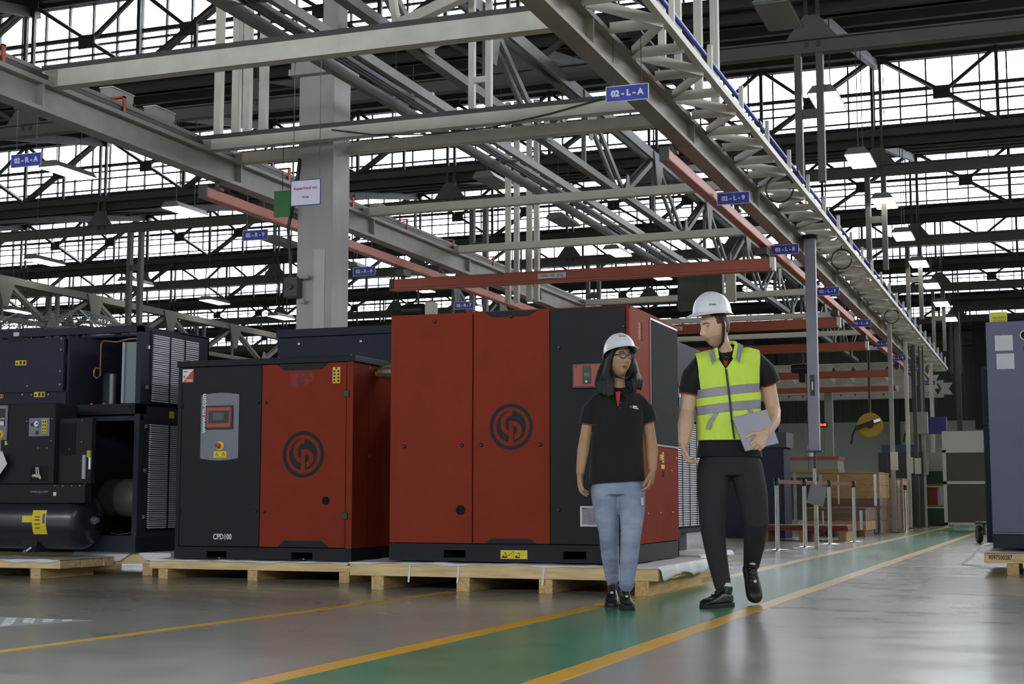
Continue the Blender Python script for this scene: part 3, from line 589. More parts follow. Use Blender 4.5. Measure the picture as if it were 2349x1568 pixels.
def slotbase(Mc, x0, x1, y0, y1, z0, z1, slots, m):
    """base frame whose front has real fork pockets"""
    zs0, zs1 = slots[0][2], slots[0][3]; mb = MB().box(x0, x1, y0, y0 + 0.02, zs1, z1).box(x0, x1, y0, y0 + 0.02, z0, zs0); e = x0
    for a, b, _, _ in slots: mb.box(e, a, y0, y0 + 0.02, zs0, zs1); e = b
    mb.box(e, x1, y0, y0 + 0.02, zs0, zs1)
    Mc.add(mb, 'base_front', m); Mc.add(MB().box(x0, x0 + 0.02, y0 + 0.02, y1, z0, z1).box(x1 - 0.02, x1, y0 + 0.02, y1, z0, z1).box(x0, x1, y1 - 0.02, y1, z0, z1), 'base_frame', m)
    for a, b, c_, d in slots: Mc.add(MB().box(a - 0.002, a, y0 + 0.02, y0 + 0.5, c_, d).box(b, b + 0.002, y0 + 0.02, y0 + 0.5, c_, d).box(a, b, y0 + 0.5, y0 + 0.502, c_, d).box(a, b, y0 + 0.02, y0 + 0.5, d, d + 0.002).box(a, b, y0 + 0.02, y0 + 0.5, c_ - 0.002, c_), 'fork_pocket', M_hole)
# ---------------------------------------------------------------- A: large red compressor
x0, x1, y0, y1 = -4.575, -2.735, 9.75, 11.13
A = Mach('air_compressor', 'large orange-red compressor with charcoal door, behind the woman', 'compressor', ((x0 + x1)/2, (y0 + y1)/2, 0.208), group='packaged compressors')
slotbase(A, x0, x1, y0, y1, 0.208, 0.332, [(-4.14, -3.97, 0.232, 0.288), (-3.23, -3.06, 0.232, 0.288)], M_char)
A.bx('core', M_blackm, x0 + 0.02, x1 - 0.02, y0 + 0.03, y1 - 0.01, 0.334, 1.99)
A.bx('roof_panel', M_red, x0, x1, y0 + 0.002, y1, 1.995, 2.012)
d1 = A.bx('door', M_red, x0, -3.922, y0, y0 + 0.025, 0.337, 2.008, bevel=0.004); A.bx('edge_fold', M_red, x0 + 0.045, x0 + 0.05, y0 - 0.001, y0, 0.345, 2.0, d1)
d2 = A.bx('door', M_red, -3.914, -3.328, y0, y0 + 0.025, 0.337, 2.008, bevel=0.004)
d3 = A.bx('door', M_char, -3.322, -2.762, y0 - 0.004, y0 + 0.025, 0.337, 2.006, bevel=0.004); plabel(d3, 'charcoal control door')
A.bx('corner_post', M_red, -2.758, x1, y0, y0 + 0.025, 0.337, 2.012)
sp = A.bx('side_panel', M_red, x1 - 0.02, x1, y0 + 0.027, y1, 0.337, 2.0, bevel=0.003)
A.bx('back_panel', M_red, x0, x1, y1 - 0.01, y1, 0.337, 2.0); A.bx('side_panel', M_red, x0, x0 + 0.02, y0 + 0.027, y1, 0.337, 2.0)
for (x, z, dd) in ((-4.22, 1.955, d1), (-4.46, 1.04, d1), (-4.0, 1.04, d1), (-3.85, 1.04, d2), (-3.4, 1.04, d2), (-3.62, 1.968, d2), (-3.255, 1.73, d3), (-3.26, 0.58, d3), (-2.775, 1.86, d3)): A.knob(x, y0 - (0.004 if dd is d3 else 0), z, 0.015, dd)
A.add(MB().lathe([(0.036, 0.0), (0.036, 0.004), (0.03, 0.004), (0.03, 0.001), (0, 0.001)], (-4.01, y0, 0.575), (0, -1, 0), 24), 'sight_hole', M_hole, d1)
trapez(A, -3.83, -3.41, -3.49, -3.76, y0 - 0.001, 1.966, 2.006, d2); trapez(A, -3.77, -3.48, -3.42, -3.82, y0 - 0.001, 0.338, 0.373, d2)
emblem(A, -3.62, y0 - 0.0005, 1.17, 0.166, d2)
cp = A.bx('control_panel', M_black, -3.155, -2.885, y0 - 0.02, y0 - 0.004, 1.428, 1.612, d3, bevel=0.006)
A.bx('panel_face', M_lred, -3.14, -2.9, y0 - 0.022, y0 - 0.02, 1.445, 1.598, cp); A.bx('display', M_screen, -3.075, -3.01, y0 - 0.025, y0 - 0.022, 1.462, 1.588, cp, bevel=0.002)
A.add(MB().lathe([(0.008, 0), (0.008, 0.002)], (-3.045, y0 - 0.025, 1.478), (0, -1, 0), 12), 'button', M_lbl, cp); A.bx('readout', mat('lcd', (60, 66, 66), 0.2), -3.062, -3.022, y0 - 0.0255, y0 - 0.025, 1.51, 1.54, cp)
A.add(MB().ring((-3.122, y0 - 0.022, 1.585), 0.006, 0.009, (0, -1, 0), 0.0008, 16), 'mark', M_char, cp)
vg = A.bx('vent_grille', M_louv, -3.1, -2.925, y0 - 0.016, y0 - 0.004, 0.462, 0.605, d3, bevel=0.003)
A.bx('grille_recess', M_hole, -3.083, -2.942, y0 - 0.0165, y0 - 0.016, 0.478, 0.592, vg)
for i in range(12):
    z = 0.482 + i*0.0092; A.add(MB().tube([(-3.08, y0 - 0.018, z - 0.003), (-3.04, y0 - 0.019, z + 0.002), (-3.01, y0 - 0.019, z + 0.003), (-2.98, y0 - 0.019, z + 0.002), (-2.945, y0 - 0.018, z - 0.003)], 0.003, 5), 'slat', M_louv, vg)
st = sticker(A, -3.7, -3.497, 0.231, 0.292, y0, [(0.05, 0.25, 0.1, 0.25), (0.08, 0.14, 0.25, 0.4), (0.2, 0.22, 0.1, 0.7), (0.55, 0.72, 0.1, 0.25), (0.57, 0.63, 0.25, 0.4), (0.7, 0.72, 0.1, 0.7), (0.14, 0.2, 0.62, 0.72), (0.63, 0.69, 0.62, 0.72), (0.495, 0.505, 0.05, 0.95)])
A.add(MB().bar((-3.66, y0 - 0.002, 0.24), (-3.6, y0 - 0.002, 0.284), 0.003, 0.001, up=(0, 1, 0)), 'pictogram', M_ink, st)
# its side: air filter frame, slots, stickers
fr_ = A.bx('filter_frame', mat('alu_frame', (176, 176, 180), 0.4, metal=0.4), x1, x1 + 0.008, 10.3, 11.12, 1.045, 1.985, sp); A.bx('filter_mat', mat('filter_black', (28, 29, 31), 0.95, bump=0.4, bscale=120), x1 + 0.008, x1 + 0.012, 10.315, 11.105, 1.06, 1.97, fr_)
for i in range(10): A.bx('slot', M_hole, x1, x1 + 0.001, 10.06, 10.1, 1.79 + i*0.014, 1.798 + i*0.014, sp)
for i in range(9): A.bx('louvre', mat('slot_light', (190, 150, 140), 0.5), x1, x1 + 0.0015, 9.985, 10.04, 1.795 + i*0.014, 1.80 + i*0.014, sp)
for (ya_, yb_, za, zb) in ((10.56, 10.66, 0.945, 0.985), (10.63, 10.68, 0.925, 1.005), (10.6, 10.7, 0.88, 0.91)): A.bx('yellow_sticker', M_yel, x1, x1 + 0.0012 + 0.0003*(ya_ > 10.6), ya_, yb_, za, zb, sp)
for (ya_, za) in ((10.57, 0.95), (10.57, 0.967), (10.64, 0.94), (10.64, 0.96), (10.64, 0.98)): A.bx('pictogram', M_ink, x1 + 0.001, x1 + 0.002, ya_, ya_ + 0.03, za, za + 0.008, sp)
A.bx('meter_window', M_screen, x1, x1 + 0.003, 10.64, 10.69, 0.82, 0.865, sp); A.bx('seam', M_char, x1, x1 + 0.001, 10.3, 11.12, 0.925, 0.928, sp)
for (yb_, zb) in ((10.9, 0.87), (10.55, 0.55), (10.92, 0.55), (11.05, 0.97), (10.2, 0.55)): A.bolt(x1, yb_, zb, (1, 0, 0), 0.008, sp)
for yb_ in (10.35, 10.85): A.bolt(x1 - 0.03, yb_, 2.012, (0, 0, 1), 0.012)
pA = pallet('long pine pallet with white straps under the large red compressor', -4.83, -2.51, 9.62, 11.22, 0.19, (-4.66, -3.99, -3.37, -2.68), straps=(-4.35, -3.97, -3.33))
sheet('white foam sheet under the large red compressor, hanging over the pallet end', -4.83, -2.51, 9.62, 11.22, 0.1905, 0.018, 0.09, 0.05, 3)
# ---------------------------------------------------------------- B: CPD100
x0, x1, y0, y1 = -6.83, -5.2, 10.38, 11.95
Bm = Mach('air_compressor', 'red and charcoal compressor marked CPD100 beside the tank machine', 'compressor', ((x0 + x1)/2, (y0 + y1)/2, 0.165), group='packaged compressors')
slotbase(Bm, x0, x1, y0, y1, 0.165, 0.262, [(-6.52, -6.335, 0.172, 0.228), (-5.735, -5.545, 0.172, 0.228)], M_char)
Bm.bx('core', M_blackm, x0 + 0.03, x1 - 0.03, y0 + 0.03, y1, 0.264, 1.74)
Bm.bx('top_cover', M_char, x0 - 0.01, x1 + 0.02, y0 - 0.015, y1, 1.748, 1.80, bevel=0.006)
dl = Bm.bx('door', M_char, x0 + 0.04, -6.036, y0, y0 + 0.03, 0.268, 1.745, bevel=0.004); plabel(dl, 'charcoal control door')
Bm.bx('corner_post', M_char, x0, x0 + 0.036, y0, y0 + 0.03, 0.268, 1.745)
dr = Bm.bx('door', M_red, -6.03, -5.262, y0, y0 + 0.03, 0.268, 1.745, bevel=0.004); plabel(dr, 'red door with round emblem')
Bm.bx('corner_post', M_red, -5.256, x1, y0, y0 + 0.03, 0.264, 1.748)
bs = Bm.bx('side_panel', M_red, x1 - 0.02, x1, y0 + 0.032, y1, 0.264, 1.748); Bm.bx('side_panel', M_char, x0, x0 + 0.02, y0 + 0.032, y1, 0.264, 1.748); Bm.bx('back_panel', M_char, x0, x1, y1, y1 + 0.01, 0.17, 1.75)
Bm.bx('seam', M_char, x1, x1 + 0.001, 10.66, 10.664, 0.27, 1.74, bs)
for z in (1.72, 1.0): Bm.bolt(x1, 10.67, z, (1, 0, 0), 0.007, bs)
pz = [(-6.595, 0.985), (-6.5, 0.972), (-6.42, 0.968), (-6.34, 0.972), (-6.245, 0.985), (-6.24, 0.995), (-6.24, 1.50), (-6.245, 1.512), (-6.34, 1.523), (-6.42, 1.527), (-6.5, 1.523), (-6.595, 1.512), (-6.6, 1.50), (-6.6, 0.995)]
pp = Bm.add(MB().prism(pz, (0, y0, 0), (1, 0, 0), (0, 0, 1), (0, -1, 0), 0.006), 'control_plate', M_plate, dl)
ds = Bm.bx('display_bezel', M_black, -6.55, -6.292, y0 - 0.02, y0 - 0.006, 1.225, 1.42, pp, bevel=0.004); Bm.bx('display_frame', M_lred, -6.537, -6.308, y0 - 0.022, y0 - 0.02, 1.242, 1.405, pp); Bm.bx('display', M_screen, -6.517, -6.325, y0 - 0.024, y0 - 0.022, 1.275, 1.378, pp); Bm.bx('readout', mat('lcd', (60, 66, 66)), -6.475, -6.37, y0 - 0.0245, y0 - 0.024, 1.30, 1.36, pp)
Bm.add(MB().lathe([(0.038, 0), (0.038, 0.006), (0.03, 0.012), (0.0, 0.012)], (-6.41, y0 - 0.006, 1.09), (0, -1, 0), 24), 'stop_collar', M_yel, pp, smooth=True); Bm.add(MB().lathe([(0.016, 0), (0.022, 0.02), (0.02, 0.03), (0, 0.032)], (-6.415, y0 - 0.016, 1.09), (0, -1, 0), 20), 'stop_button', mat('stop_red', (170, 40, 22), 0.4), pp, smooth=True)
ws = Bm.bx('yellow_sticker', M_yel, -6.47, -6.35, y0 - 0.0075, y0 - 0.006, 0.99, 1.045, pp); tri(Bm, -6.44, 1.022, 0.016, y0 - 0.0075, pp); tri(Bm, -6.378, 1.022, 0.016, y0 - 0.0075, pp)
tri(Bm, -6.44, 1.021, 0.009, y0 - 0.0083, pp, M_yel); tri(Bm, -6.378, 1.021, 0.009, y0 - 0.0083, pp, M_yel); Bm.bx('pictogram', M_ink, -6.455, -6.365, y0 - 0.008, y0 - 0.0075, 0.996, 0.999, pp)
Bm.txt('www.cp.com', 0.062, M_lbl, (-6.573, y0 - 0.007, 1.36), pp, rot=(math.pi/2, -math.pi/2, 0), bold=0.0012)
s1 = Bm.bx('corner_sticker', M_lbl, -6.79, -6.685, y0 - 0.0012, y0, 1.622, 1.732, dl); Bm.add(MB().prism([(-6.79, 1.622), (-6.685, 1.622), (-6.685, 1.732)], (0, y0 - 0.0012, 0), (1, 0, 0), (0, 0, 1), (0, -1, 0), 0.0008), 'print', M_stkred, s1)
Bm.bx('print', M_stkred, -6.78, -6.745, y0 - 0.002, y0 - 0.0012, 1.708, 1.718, s1); Bm.bx('print', M_plate, -6.782, -6.765, y0 - 0.002, y0 - 0.0012, 1.66, 1.68, s1); Bm.bx('print', M_lbl, -6.755, -6.69, y0 - 0.0028, y0 - 0.002, 1.638, 1.645, s1); Bm.bx('print', M_lbl, -6.75, -6.69, y0 - 0.0028, y0 - 0.002, 1.628, 1.632, s1)
trapez(Bm, -5.89, -5.42, -5.49, -5.825, y0 - 0.001, 1.695, 1.742, dr); trapez(Bm, -5.8, -5.47, -5.4, -5.86, y0 - 0.001, 0.27, 0.322, dr)
emblem(Bm, -5.64, y0 - 0.0005, 1.01, 0.186, dr)
Bm.add(MB().prism([(-5.77, 1.68), (-5.57, 1.685), (-5.56, 1.61), (-5.62, 1.575), (-5.72, 1.55), (-5.77, 1.56), (-5.775, 1.62)], (0, y0, 0), (1, 0, 0), (0, 0, 1), (0, -1, 0), 0.0006), 'glue_stain', mat('glue_stain', (128, 44, 34), 0.7, var=0.4, scale=22), dr)
sticker(Bm, -5.385, -5.318, 1.578, 1.708, y0, [(0.35, 0.65, 0.88, 0.97), (0.1, 0.38, 0.68, 0.8), (0.1, 0.38, 0.48, 0.6), (0.1, 0.38, 0.28, 0.4), (0.1, 0.38, 0.08, 0.2), (0.62, 0.9, 0.68, 0.8), (0.62, 0.9, 0.48, 0.6), (0.62, 0.9, 0.28, 0.4), (0.62, 0.9, 0.08, 0.2), (0.49, 0.51, 0.05, 0.82)], dr)
for z in (1.49, 0.52): Bm.bx('hinge', M_black, -5.282, -5.235, y0 - 0.012, y0, z - 0.027, z + 0.027, bevel=0.003)
for z in (1.43, 0.55): Bm.bx('hinge', M_blackm, x0 + 0.02, x0 + 0.055, y0 - 0.008, y0, z - 0.03, z + 0.03)
for x, z, dd in ((-5.99, 1.435, dr), (-5.985, 0.55, dr), (-6.065, 1.435, dl), (-6.065, 0.555, dl)): Bm.knob(x, y0, z, 0.012, dd)
Bm.add(MB().lathe([(0.034, 0.0), (0.034, 0.003), (0.028, 0.003), (0.028, 0.001), (0, 0.001)], (-5.43, y0, 0.64), (0, -1, 0), 24), 'sight_hole', M_hole, dr)
Bm.txt('CPD100', 0.062, M_lbl, (-6.375, y0 - 0.001, 0.345), dl, bold=0.0016, sx=0.82)
ft = Bm.add(MB().lathe([(0.0, 0), (0.05, 0.0), (0.05, 0.04), (0.04, 0.05), (0.058, 0.06), (0.058, 0.15), (0.045, 0.16), (0.062, 0.17), (0.062, 0.22), (0.045, 0.24), (0, 0.24)], (x1 + 0.001, 10.86, 1.70), (1, 0, 0), 12), 'pipe_coupling', mat('galvanised', (168, 160, 140), 0.35, metal=0.7), smooth=False)
Bm.bx('coupling_tag', M_yel, x1, x1 + 0.002, 10.78, 10.83, 1.665, 1.70, bs)
Bm.add(MB().prism([(0, 0), (0.05, 0), (0.04, -0.14)], (x1 + 0.17, 10.86, 1.645), (1, 0, 0), (0, 0, 1), (0, 1, 0), 0.002), 'warning_tag', M_yel)
for x in (-6.42, -5.64): Bm.bolt(x, y0 + 0.03, 0.172, (0, 0, 1), 0.01)
for x, y in ((-6.8, 10.42), (-5.9, 10.42), (-5.24, 10.42)): Bm.bolt(x, y, 1.80, (0, 0, 1), 0.008)
pallet('wooden pallet under the CPD100 compressor', -7.0, -5.02, 10.28, 12.0, 0.152, (-6.92, -6.08, -5.26), bh=0.085, sw=0.09)
sheet('white sheet under the CPD100 compressor, creased along its front edge', -7.0, -5.02, 10.28, 12.0, 0.1525, 0.016, 0, 0.03, 8)
cl = thing('crumpled_cloth', 'small white cloth lying on top of the CPD100 compressor', 'cloth', (-6.3, 11.85, 1.80)); o = MB().lathe([(0.0, 0.035), (0.08, 0.03), (0.15, 0.012), (0.2, 0.002), (0.0, 0.0)], (0, 0, 0), (0, 0, 1), 14).build('cloth', M_foam, cl, True); o.scale = (1, 0.5, 1)
# ---------------------------------------------------------------- grey machine behind, in front of the column
G = Mach('grey_canopy', 'plain slate grey machine canopy standing behind the CPD100 compressor', 'machine', (-5.7, 12.22, 0))
G.bx('body', M_grey3, -6.85, -4.62, 12.06, 12.44, 0.0, 2.17, bevel=0.006); G.bx('lid', M_grey3, -6.86, -4.61, 12.05, 12.45, 2.175, 2.25, bevel=0.006)
for x in (-6.62, -5.97): G.bolt(x, 12.06, 2.11, r=0.014)
# ---------------------------------------------------------------- E: machine behind the large red one, louvred radiator to the aisle
Em = Mach('radiator_machine', 'grey machine with white slatted radiator behind the man', 'machine', (-3.9, 12.3, 0.2))
Em.bx('body', M_grey3, -4.5, -2.96, 11.72, 12.95, 0.36, 2.0, bevel=0.01); Em.bx('base', M_char, -4.5, -3.1, 11.75, 12.9, 0.2, 0.36)
rd = Em.bx('radiator', mat('radiator_core', (52, 54, 62), 0.6), -2.96, -2.94, 11.8, 12.9, 0.42, 1.33)
mb = MB()
for i in range(46): mb.add([(-2.94, 11.81, 0.435 + i*0.0193), (-2.918, 11.81, 0.424 + i*0.0193), (-2.918, 12.89, 0.424 + i*0.0193), (-2.94, 12.89, 0.435 + i*0.0193), (-2.94, 11.81, 0.438 + i*0.0193), (-2.918, 11.81, 0.436 + i*0.0193), (-2.918, 12.89, 0.436 + i*0.0193), (-2.94, 12.89, 0.438 + i*0.0193)], [(0, 1, 2, 3), (7, 6, 5, 4), (0, 4, 5, 1), (1, 5, 6, 2), (2, 6, 7, 3), (3, 7, 4, 0)])
q = Em.add(mb, 'slats', M_louv, rd); q['kind'] = 'stuff'
for y in (12.02, 12.28, 12.55): Em.bx('divider', M_char, -2.938, -2.914, y - 0.008, y + 0.008, 0.42, 1.33, rd)
Em.bx('handle', M_black, -2.95, -2.9, 11.86, 11.9, 1.42, 1.62); Em.bx('latch', M_lbl, -2.95, -2.89, 11.84, 11.88, 1.5, 1.58); Em.add(MB().prism([(0, 0), (0.08, 0), (0.16, 0.16), (0, 0.16)], (-2.96, 11.9, 0.24), (0, 1, 0), (0, 0, 1), (1, 0, 0), 0.02), 'bracket', M_grey3)
Em.bx('name_plate', mat('faint_print', (104, 106, 116), 0.5), -2.959, -2.957, 11.9, 11.98, 1.62, 1.72)
pallet('pallet with white film beyond the end of the red compressor', -4.55, -2.72, 11.7, 13.0, 0.19, (-4.5, -3.6, -2.84), nb=8); sheet('white film on the pallet beyond the red compressor', -4.55, -2.72, 11.7, 13.0, 0.1905, 0.05, 0.04, 0, 5)
# ---------------------------------------------------------------- C: open grey enclosure on the left
x0, x1, y0, y1 = -9.75, -7.36, 10.6, 11.68
Cm = Mach('machine_enclosure', 'tall slate enclosure with open front, pipes inside and slatted radiators on its side', 'machine', (-8.5, 11.1, 0.2))
Cm.bx('base', M_char, x0, x1, y0, y1, 0.2, 0.33); Cm.bx('base_step', M_grey3, -7.86, x1, y0 - 0.01, y0, 0.2, 0.34)
fp = Cm.bx('front_panel', M_grey3, x0, -8.17, y0, y0 + 0.03, 1.60, 2.085, bevel=0.004); Cm.bx('lower_panel', M_grey3, x0, -8.14, y0 + 0.005, y0 + 0.03, 1.34, 1.595)
Cm.bx('top_rail', M_grey3, x0, x1, y0, y0 + 0.05, 2.10, 2.16); Cm.bx('roof_panel', M_grey3, x0, x1, y0 + 0.6, y1, 2.14, 2.16)
Cm.bx('middle_rail', M_char, -8.1, x1, y0, y0 + 0.1, 1.385, 1.475); Cm.bx('shelf', M_grey3, -8.1, x1, y0 + 0.1, y1, 1.46, 1.475); Cm.bx('cross_rail', M_grey3, -8.1, x1, y0 + 0.02, y0 + 0.06, 1.33, 1.37)
Cm.bx('corner_post', M_grey3, x1 - 0.05, x1, y0, y0 + 0.12, 0.33, 2.15); Cm.bx('inner_wall', M_grey3, -8.15, -8.13, y0 + 0.03, y1, 0.33, 2.1); Cm.bx('back_panel', M_char, x0, x1, y1 - 0.02, y1, 0.33, 2.15)
for x, z in ((-8.2, 2.07), (-8.2, 1.97), (-8.2, 1.78), (-8.2, 1.66), (-8.55, 1.655), (-8.6, 1.58), (-8.5, 1.575), (-8.32, 1.575)): Cm.bolt(x, y0, z, r=0.008, parent=fp)
for xa, xb, za, zb in ((-8.69, -8.57, 1.845, 1.888), (-8.475, -8.355, 1.555, 1.6), (-8.87, -8.81, 1.555, 1.59)): sticker(Cm, xa, xb, za, zb, y0, [(0.08, 0.25, 0.2, 0.6), (0.4, 0.6, 0.15, 0.85), (0.72, 0.92, 0.15, 0.85)], fp)
Cm.bx('hasp', M_pale, -8.72, -8.66, y0 - 0.004, y0, 2.11, 2.145); Cm.bx('hasp_plate', M_char, -8.76, -8.62, y0 - 0.003, y0, 2.06, 2.11)
# inside the upper bay
M_cop = mat('copper_pipe', (176, 128, 92), 0.35, metal=0.6); M_steelp = mat('satin_vessel', (96, 100, 104), 0.4, metal=0.5)
Cm.add(MB().tube([(-7.93, y0 + 0.12, 1.79), (-7.93, y0 + 0.12, 1.74), (-7.9, y0 + 0.12, 1.715), (-7.865, y0 + 0.12, 1.74), (-7.865, y0 + 0.12, 2.02), (-7.84, y0 + 0.12, 2.05), (-7.7, y0 + 0.12, 2.03), (-7.6, y0 + 0.12, 2.05), (-7.5, y0 + 0.12, 2.055), (-7.48, y0 + 0.12, 2.03), (-7.48, y0 + 0.12, 1.68)], 0.007, 8), 'copper_line', M_cop, smooth=True)
Cm.add(MB().tube([(-7.93, y0 + 0.12, 1.79), (-7.91, y0 + 0.12, 1.81), (-7.86, y0 + 0.12, 1.80)], 0.007, 8), 'copper_line', M_cop)
Cm.add(MB().lathe([(0.0, 0), (0.06, 0.0), (0.06, 0.26), (0.04, 0.3), (0, 0.31)], (-7.86, y0 + 0.25, 1.475), (0, 0, 1), 16), 'dryer_vessel', M_char, smooth=True); Cm.add(MB().lathe([(0.0, 0), (0.035, 0.0), (0.035, 0.28), (0, 0.29)], (-7.79, y0 + 0.2, 1.475), (0, 0, 1), 14), 'filter_cartridge', M_steelp, smooth=True)
Cm.add(MB().lathe([(0.0, 0), (0.09, 0.0), (0.1, 0.1), (0.09, 0.24), (0.0, 0.27)], (-7.66, y0 + 0.35, 1.49), (0, 0, 1), 16), 'dryer_compressor', M_black, smooth=True)
Cm.add(MB().tube([(-7.7, y0 + 0.3, 1.75), (-7.68, y0 + 0.3, 1.85), (-7.62, y0 + 0.3, 1.88), (-7.58, y0 + 0.3, 1.82), (-7.57, y0 + 0.3, 1.6)], 0.014, 8), 'black_hose', M_black, smooth=True)
Cm.bx('condenser', mat('pale_foam', (128, 138, 146), 0.6), -7.62, -7.46, y0 + 0.14, y0 + 0.6, 1.49, 2.03); Cm.bx('condenser_strip', mat('strip_grey', (160, 164, 176), 0.5), -7.64, -7.615, y0 + 0.12, y0 + 0.14, 1.49, 2.03); Cm.bx('condenser_plate', mat('pale_plate', (130, 128, 128), 0.6), -7.70, -7.64, y0 + 0.3, y0 + 0.32, 1.55, 1.98)
Cm.bx('capillary', M_steelp, -7.63, -7.54, y0 + 0.2, y0 + 0.21, 1.7, 1.71); Cm.bx('terminal_block', M_black, -7.57, -7.545, y0 + 0.16, y0 + 0.2, 1.5, 1.65)
for x in (-7.93, -7.8, -7.72): Cm.add(MB().lathe([(0.014, 0), (0.014, 0.018), (0, 0.02)], (x, y0 + 0.1, 1.475), (0, 0, 1), 10), 'foot_bolt', mat('red_cap', (205, 80, 60), 0.5))
for x in (-8.0, -7.46): Cm.add(MB().lathe([(0.018, 0), (0.018, 0.002), (0, 0.002)], (x, y0, 1.44), (0, -1, 0), 14), 'hole', M_hole)
# inside the lower bay: electric motor
mo = Cm.add(MB().lathe([(0.0, 0), (0.16, 0.0), (0.17, 0.02), (0.17, 0.18), (0.15, 0.22), (0.0, 0.22)], (-7.71, y0 + 0.3, 0.66), (1, 0, 0), 28), 'fan_cowl', mat('motor_grey', (108, 108, 106), 0.45), smooth=True)
for i in range(11): Cm.add(MB().ring((-7.88 + i*0.016, y0 + 0.3, 0.66), 0.10, 0.165 - (0.02 if i < 2 else 0), (1, 0, 0), 0.006, 28, ex=(0, 1, 0)), 'motor_fin', mat('motor_dark', (72, 72, 74), 0.5), mo)
Cm.add(MB().cyl((-7.9, y0 + 0.3, 0.66), (-7.7, y0 + 0.3, 0.66), 0.13, 24), 'motor_body', mat('motor_dark', (72, 72, 74)), mo)
for i in range(9): Cm.add(MB().prism([(0, 0), (0.05, 0.02), (0.05, 0.075), (0, 0.055)], (-7.45, y0 + 0.12, 0.44 + i*0.085), (1, 0, 0), (0, 0, 1), (0, 1, 0), 0.02), 'louvre_blade', M_grey3)
Cm.add(MB().tube([(-7.69, y0 + 0.1, 0.36), (-7.6, y0 + 0.08, 0.345), (-7.5, y0 + 0.1, 0.36), (-7.44, y0 + 0.12, 0.38)], 0.006, 6), 'cable', M_steelp)
# side with two slatted radiators
for nm, za, zb, ya_, yb_, nd in (('radiator', 1.50, 2.10, 10.75, 11.46, (0.35, 0.68)), ('radiator', 0.40, 1.32, 10.73, 11.30, (0.5,))):
    r_ = Cm.bx(nm, M_char, x1, x1 + 0.012, ya_ - 0.02, yb_ + 0.02, za - 0.02, zb + 0.02); mb = MB(); n = int((zb - za)/0.0185)
    for i in range(n):
        z = za + i*0.0185; wv = 0.0015*math.sin(i*1.7)
        mb.add([(x1 + 0.012, ya_, z + 0.009), (x1 + 0.03, ya_, z + wv), (x1 + 0.03, yb_, z - wv), (x1 + 0.012, yb_, z + 0.009), (x1 + 0.012, ya_, z + 0.0125), (x1 + 0.03, ya_, z + 0.0115 + wv), (x1 + 0.03, yb_, z + 0.0115 - wv), (x1 + 0.012, yb_, z + 0.0125)], [(0, 1, 2, 3), (7, 6, 5, 4), (0, 4, 5, 1), (1, 5, 6, 2), (2, 6, 7, 3), (3, 7, 4, 0)])
    q = Cm.add(mb, 'slats', M_louv, r_); q['kind'] = 'stuff'
    for t in nd: Cm.bx('divider', M_char, x1 + 0.012, x1 + 0.033, ya_ + (yb_ - ya_)*t - 0.012, ya_ + (yb_ - ya_)*t + 0.012, za, zb, r_)
Cm.bx('side_panel', M_grey3, x1 - 0.02, x1, y0 + 0.12, y1, 0.33, 2.15)
for y, z in ((10.69, 1.97), (10.69, 1.62), (10.69, 1.28), (10.69, 0.9), (10.69, 0.5)): Cm.add(MB().box(x1, x1 + 0.02, y - 0.012, y + 0.012, z - 0.015, z + 0.015), 'latch', M_bolt)
Cm.bx('yellow_sticker', M_yel, x1, x1 + 0.001, 11.05, 11.13, 1.37, 1.43)
# wire fan guard on its roof
fg = thing('fan_guard', 'dark wire mesh fan guard on top of the open grey enclosure', 'guard', (-8.5, 11.1, 2.168)); M_wire = mat('guard_wire', (92, 94, 98), 0.45, metal=0.5)
P = [(-0.75, -0.42, 0), (0.62, -0.42, 0), (0.62, 0.4, 0), (-0.75, 0.4, 0)]; Q = [(-0.5, -0.12, 0.21), (0.2, -0.12, 0.21), (0.2, 0.12, 0.21), (-0.5, 0.12, 0.21)]
mb = MB()
for a in range(4):
    b = (a + 1) % 4; pa, pb2, qa, qb = map(Vector, (P[a], P[b], Q[a], Q[b]))
    for i in range(9): mb.cyl(pa.lerp(qa, i/8), pb2.lerp(qb, i/8), 0.0032, 4)
    for i in range(13): mb.cyl(pa.lerp(pb2, i/12), qa.lerp(qb, i/12), 0.0032, 4)
q = mb.build('wires', M_wire, fg); q['kind'] = 'stuff'
for a in range(4): MB().cyl(P[a], Q[a], 0.006, 6).build('corner_bar', M_steel, fg)
# ---------------------------------------------------------------- D: tank-mounted compressor in front of it
Dm = Mach('tank_compressor', 'charcoal tank-mounted compressor with gauge panel and round receiver, on the nearest left pallet', 'compressor', (-8.4, 10.25, 0.2))
y0 = 10.1
Dm.bx('cabinet', M_char, -9.6, -7.85, y0, y0 + 0.3, 0.78, 1.46, bevel=0.008); Dm.bx('cabinet_end', M_char, -7.85, -7.52, y0 + 0.06, y0 + 0.12, 0.78, 1.33, bevel=0.005)
Dm.bx('skirt', M_char, -9.6, -7.52, y0 - 0.01, y0 + 0.08, 0.62, 0.775, bevel=0.004)
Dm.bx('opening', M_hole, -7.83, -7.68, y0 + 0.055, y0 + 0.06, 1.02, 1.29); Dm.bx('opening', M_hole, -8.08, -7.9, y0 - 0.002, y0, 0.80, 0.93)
gp_ = Dm.bx('gauge_panel', M_plate, -8.11, -7.9, y0 - 0.008, y0, 1.18, 1.335, bevel=0.002)
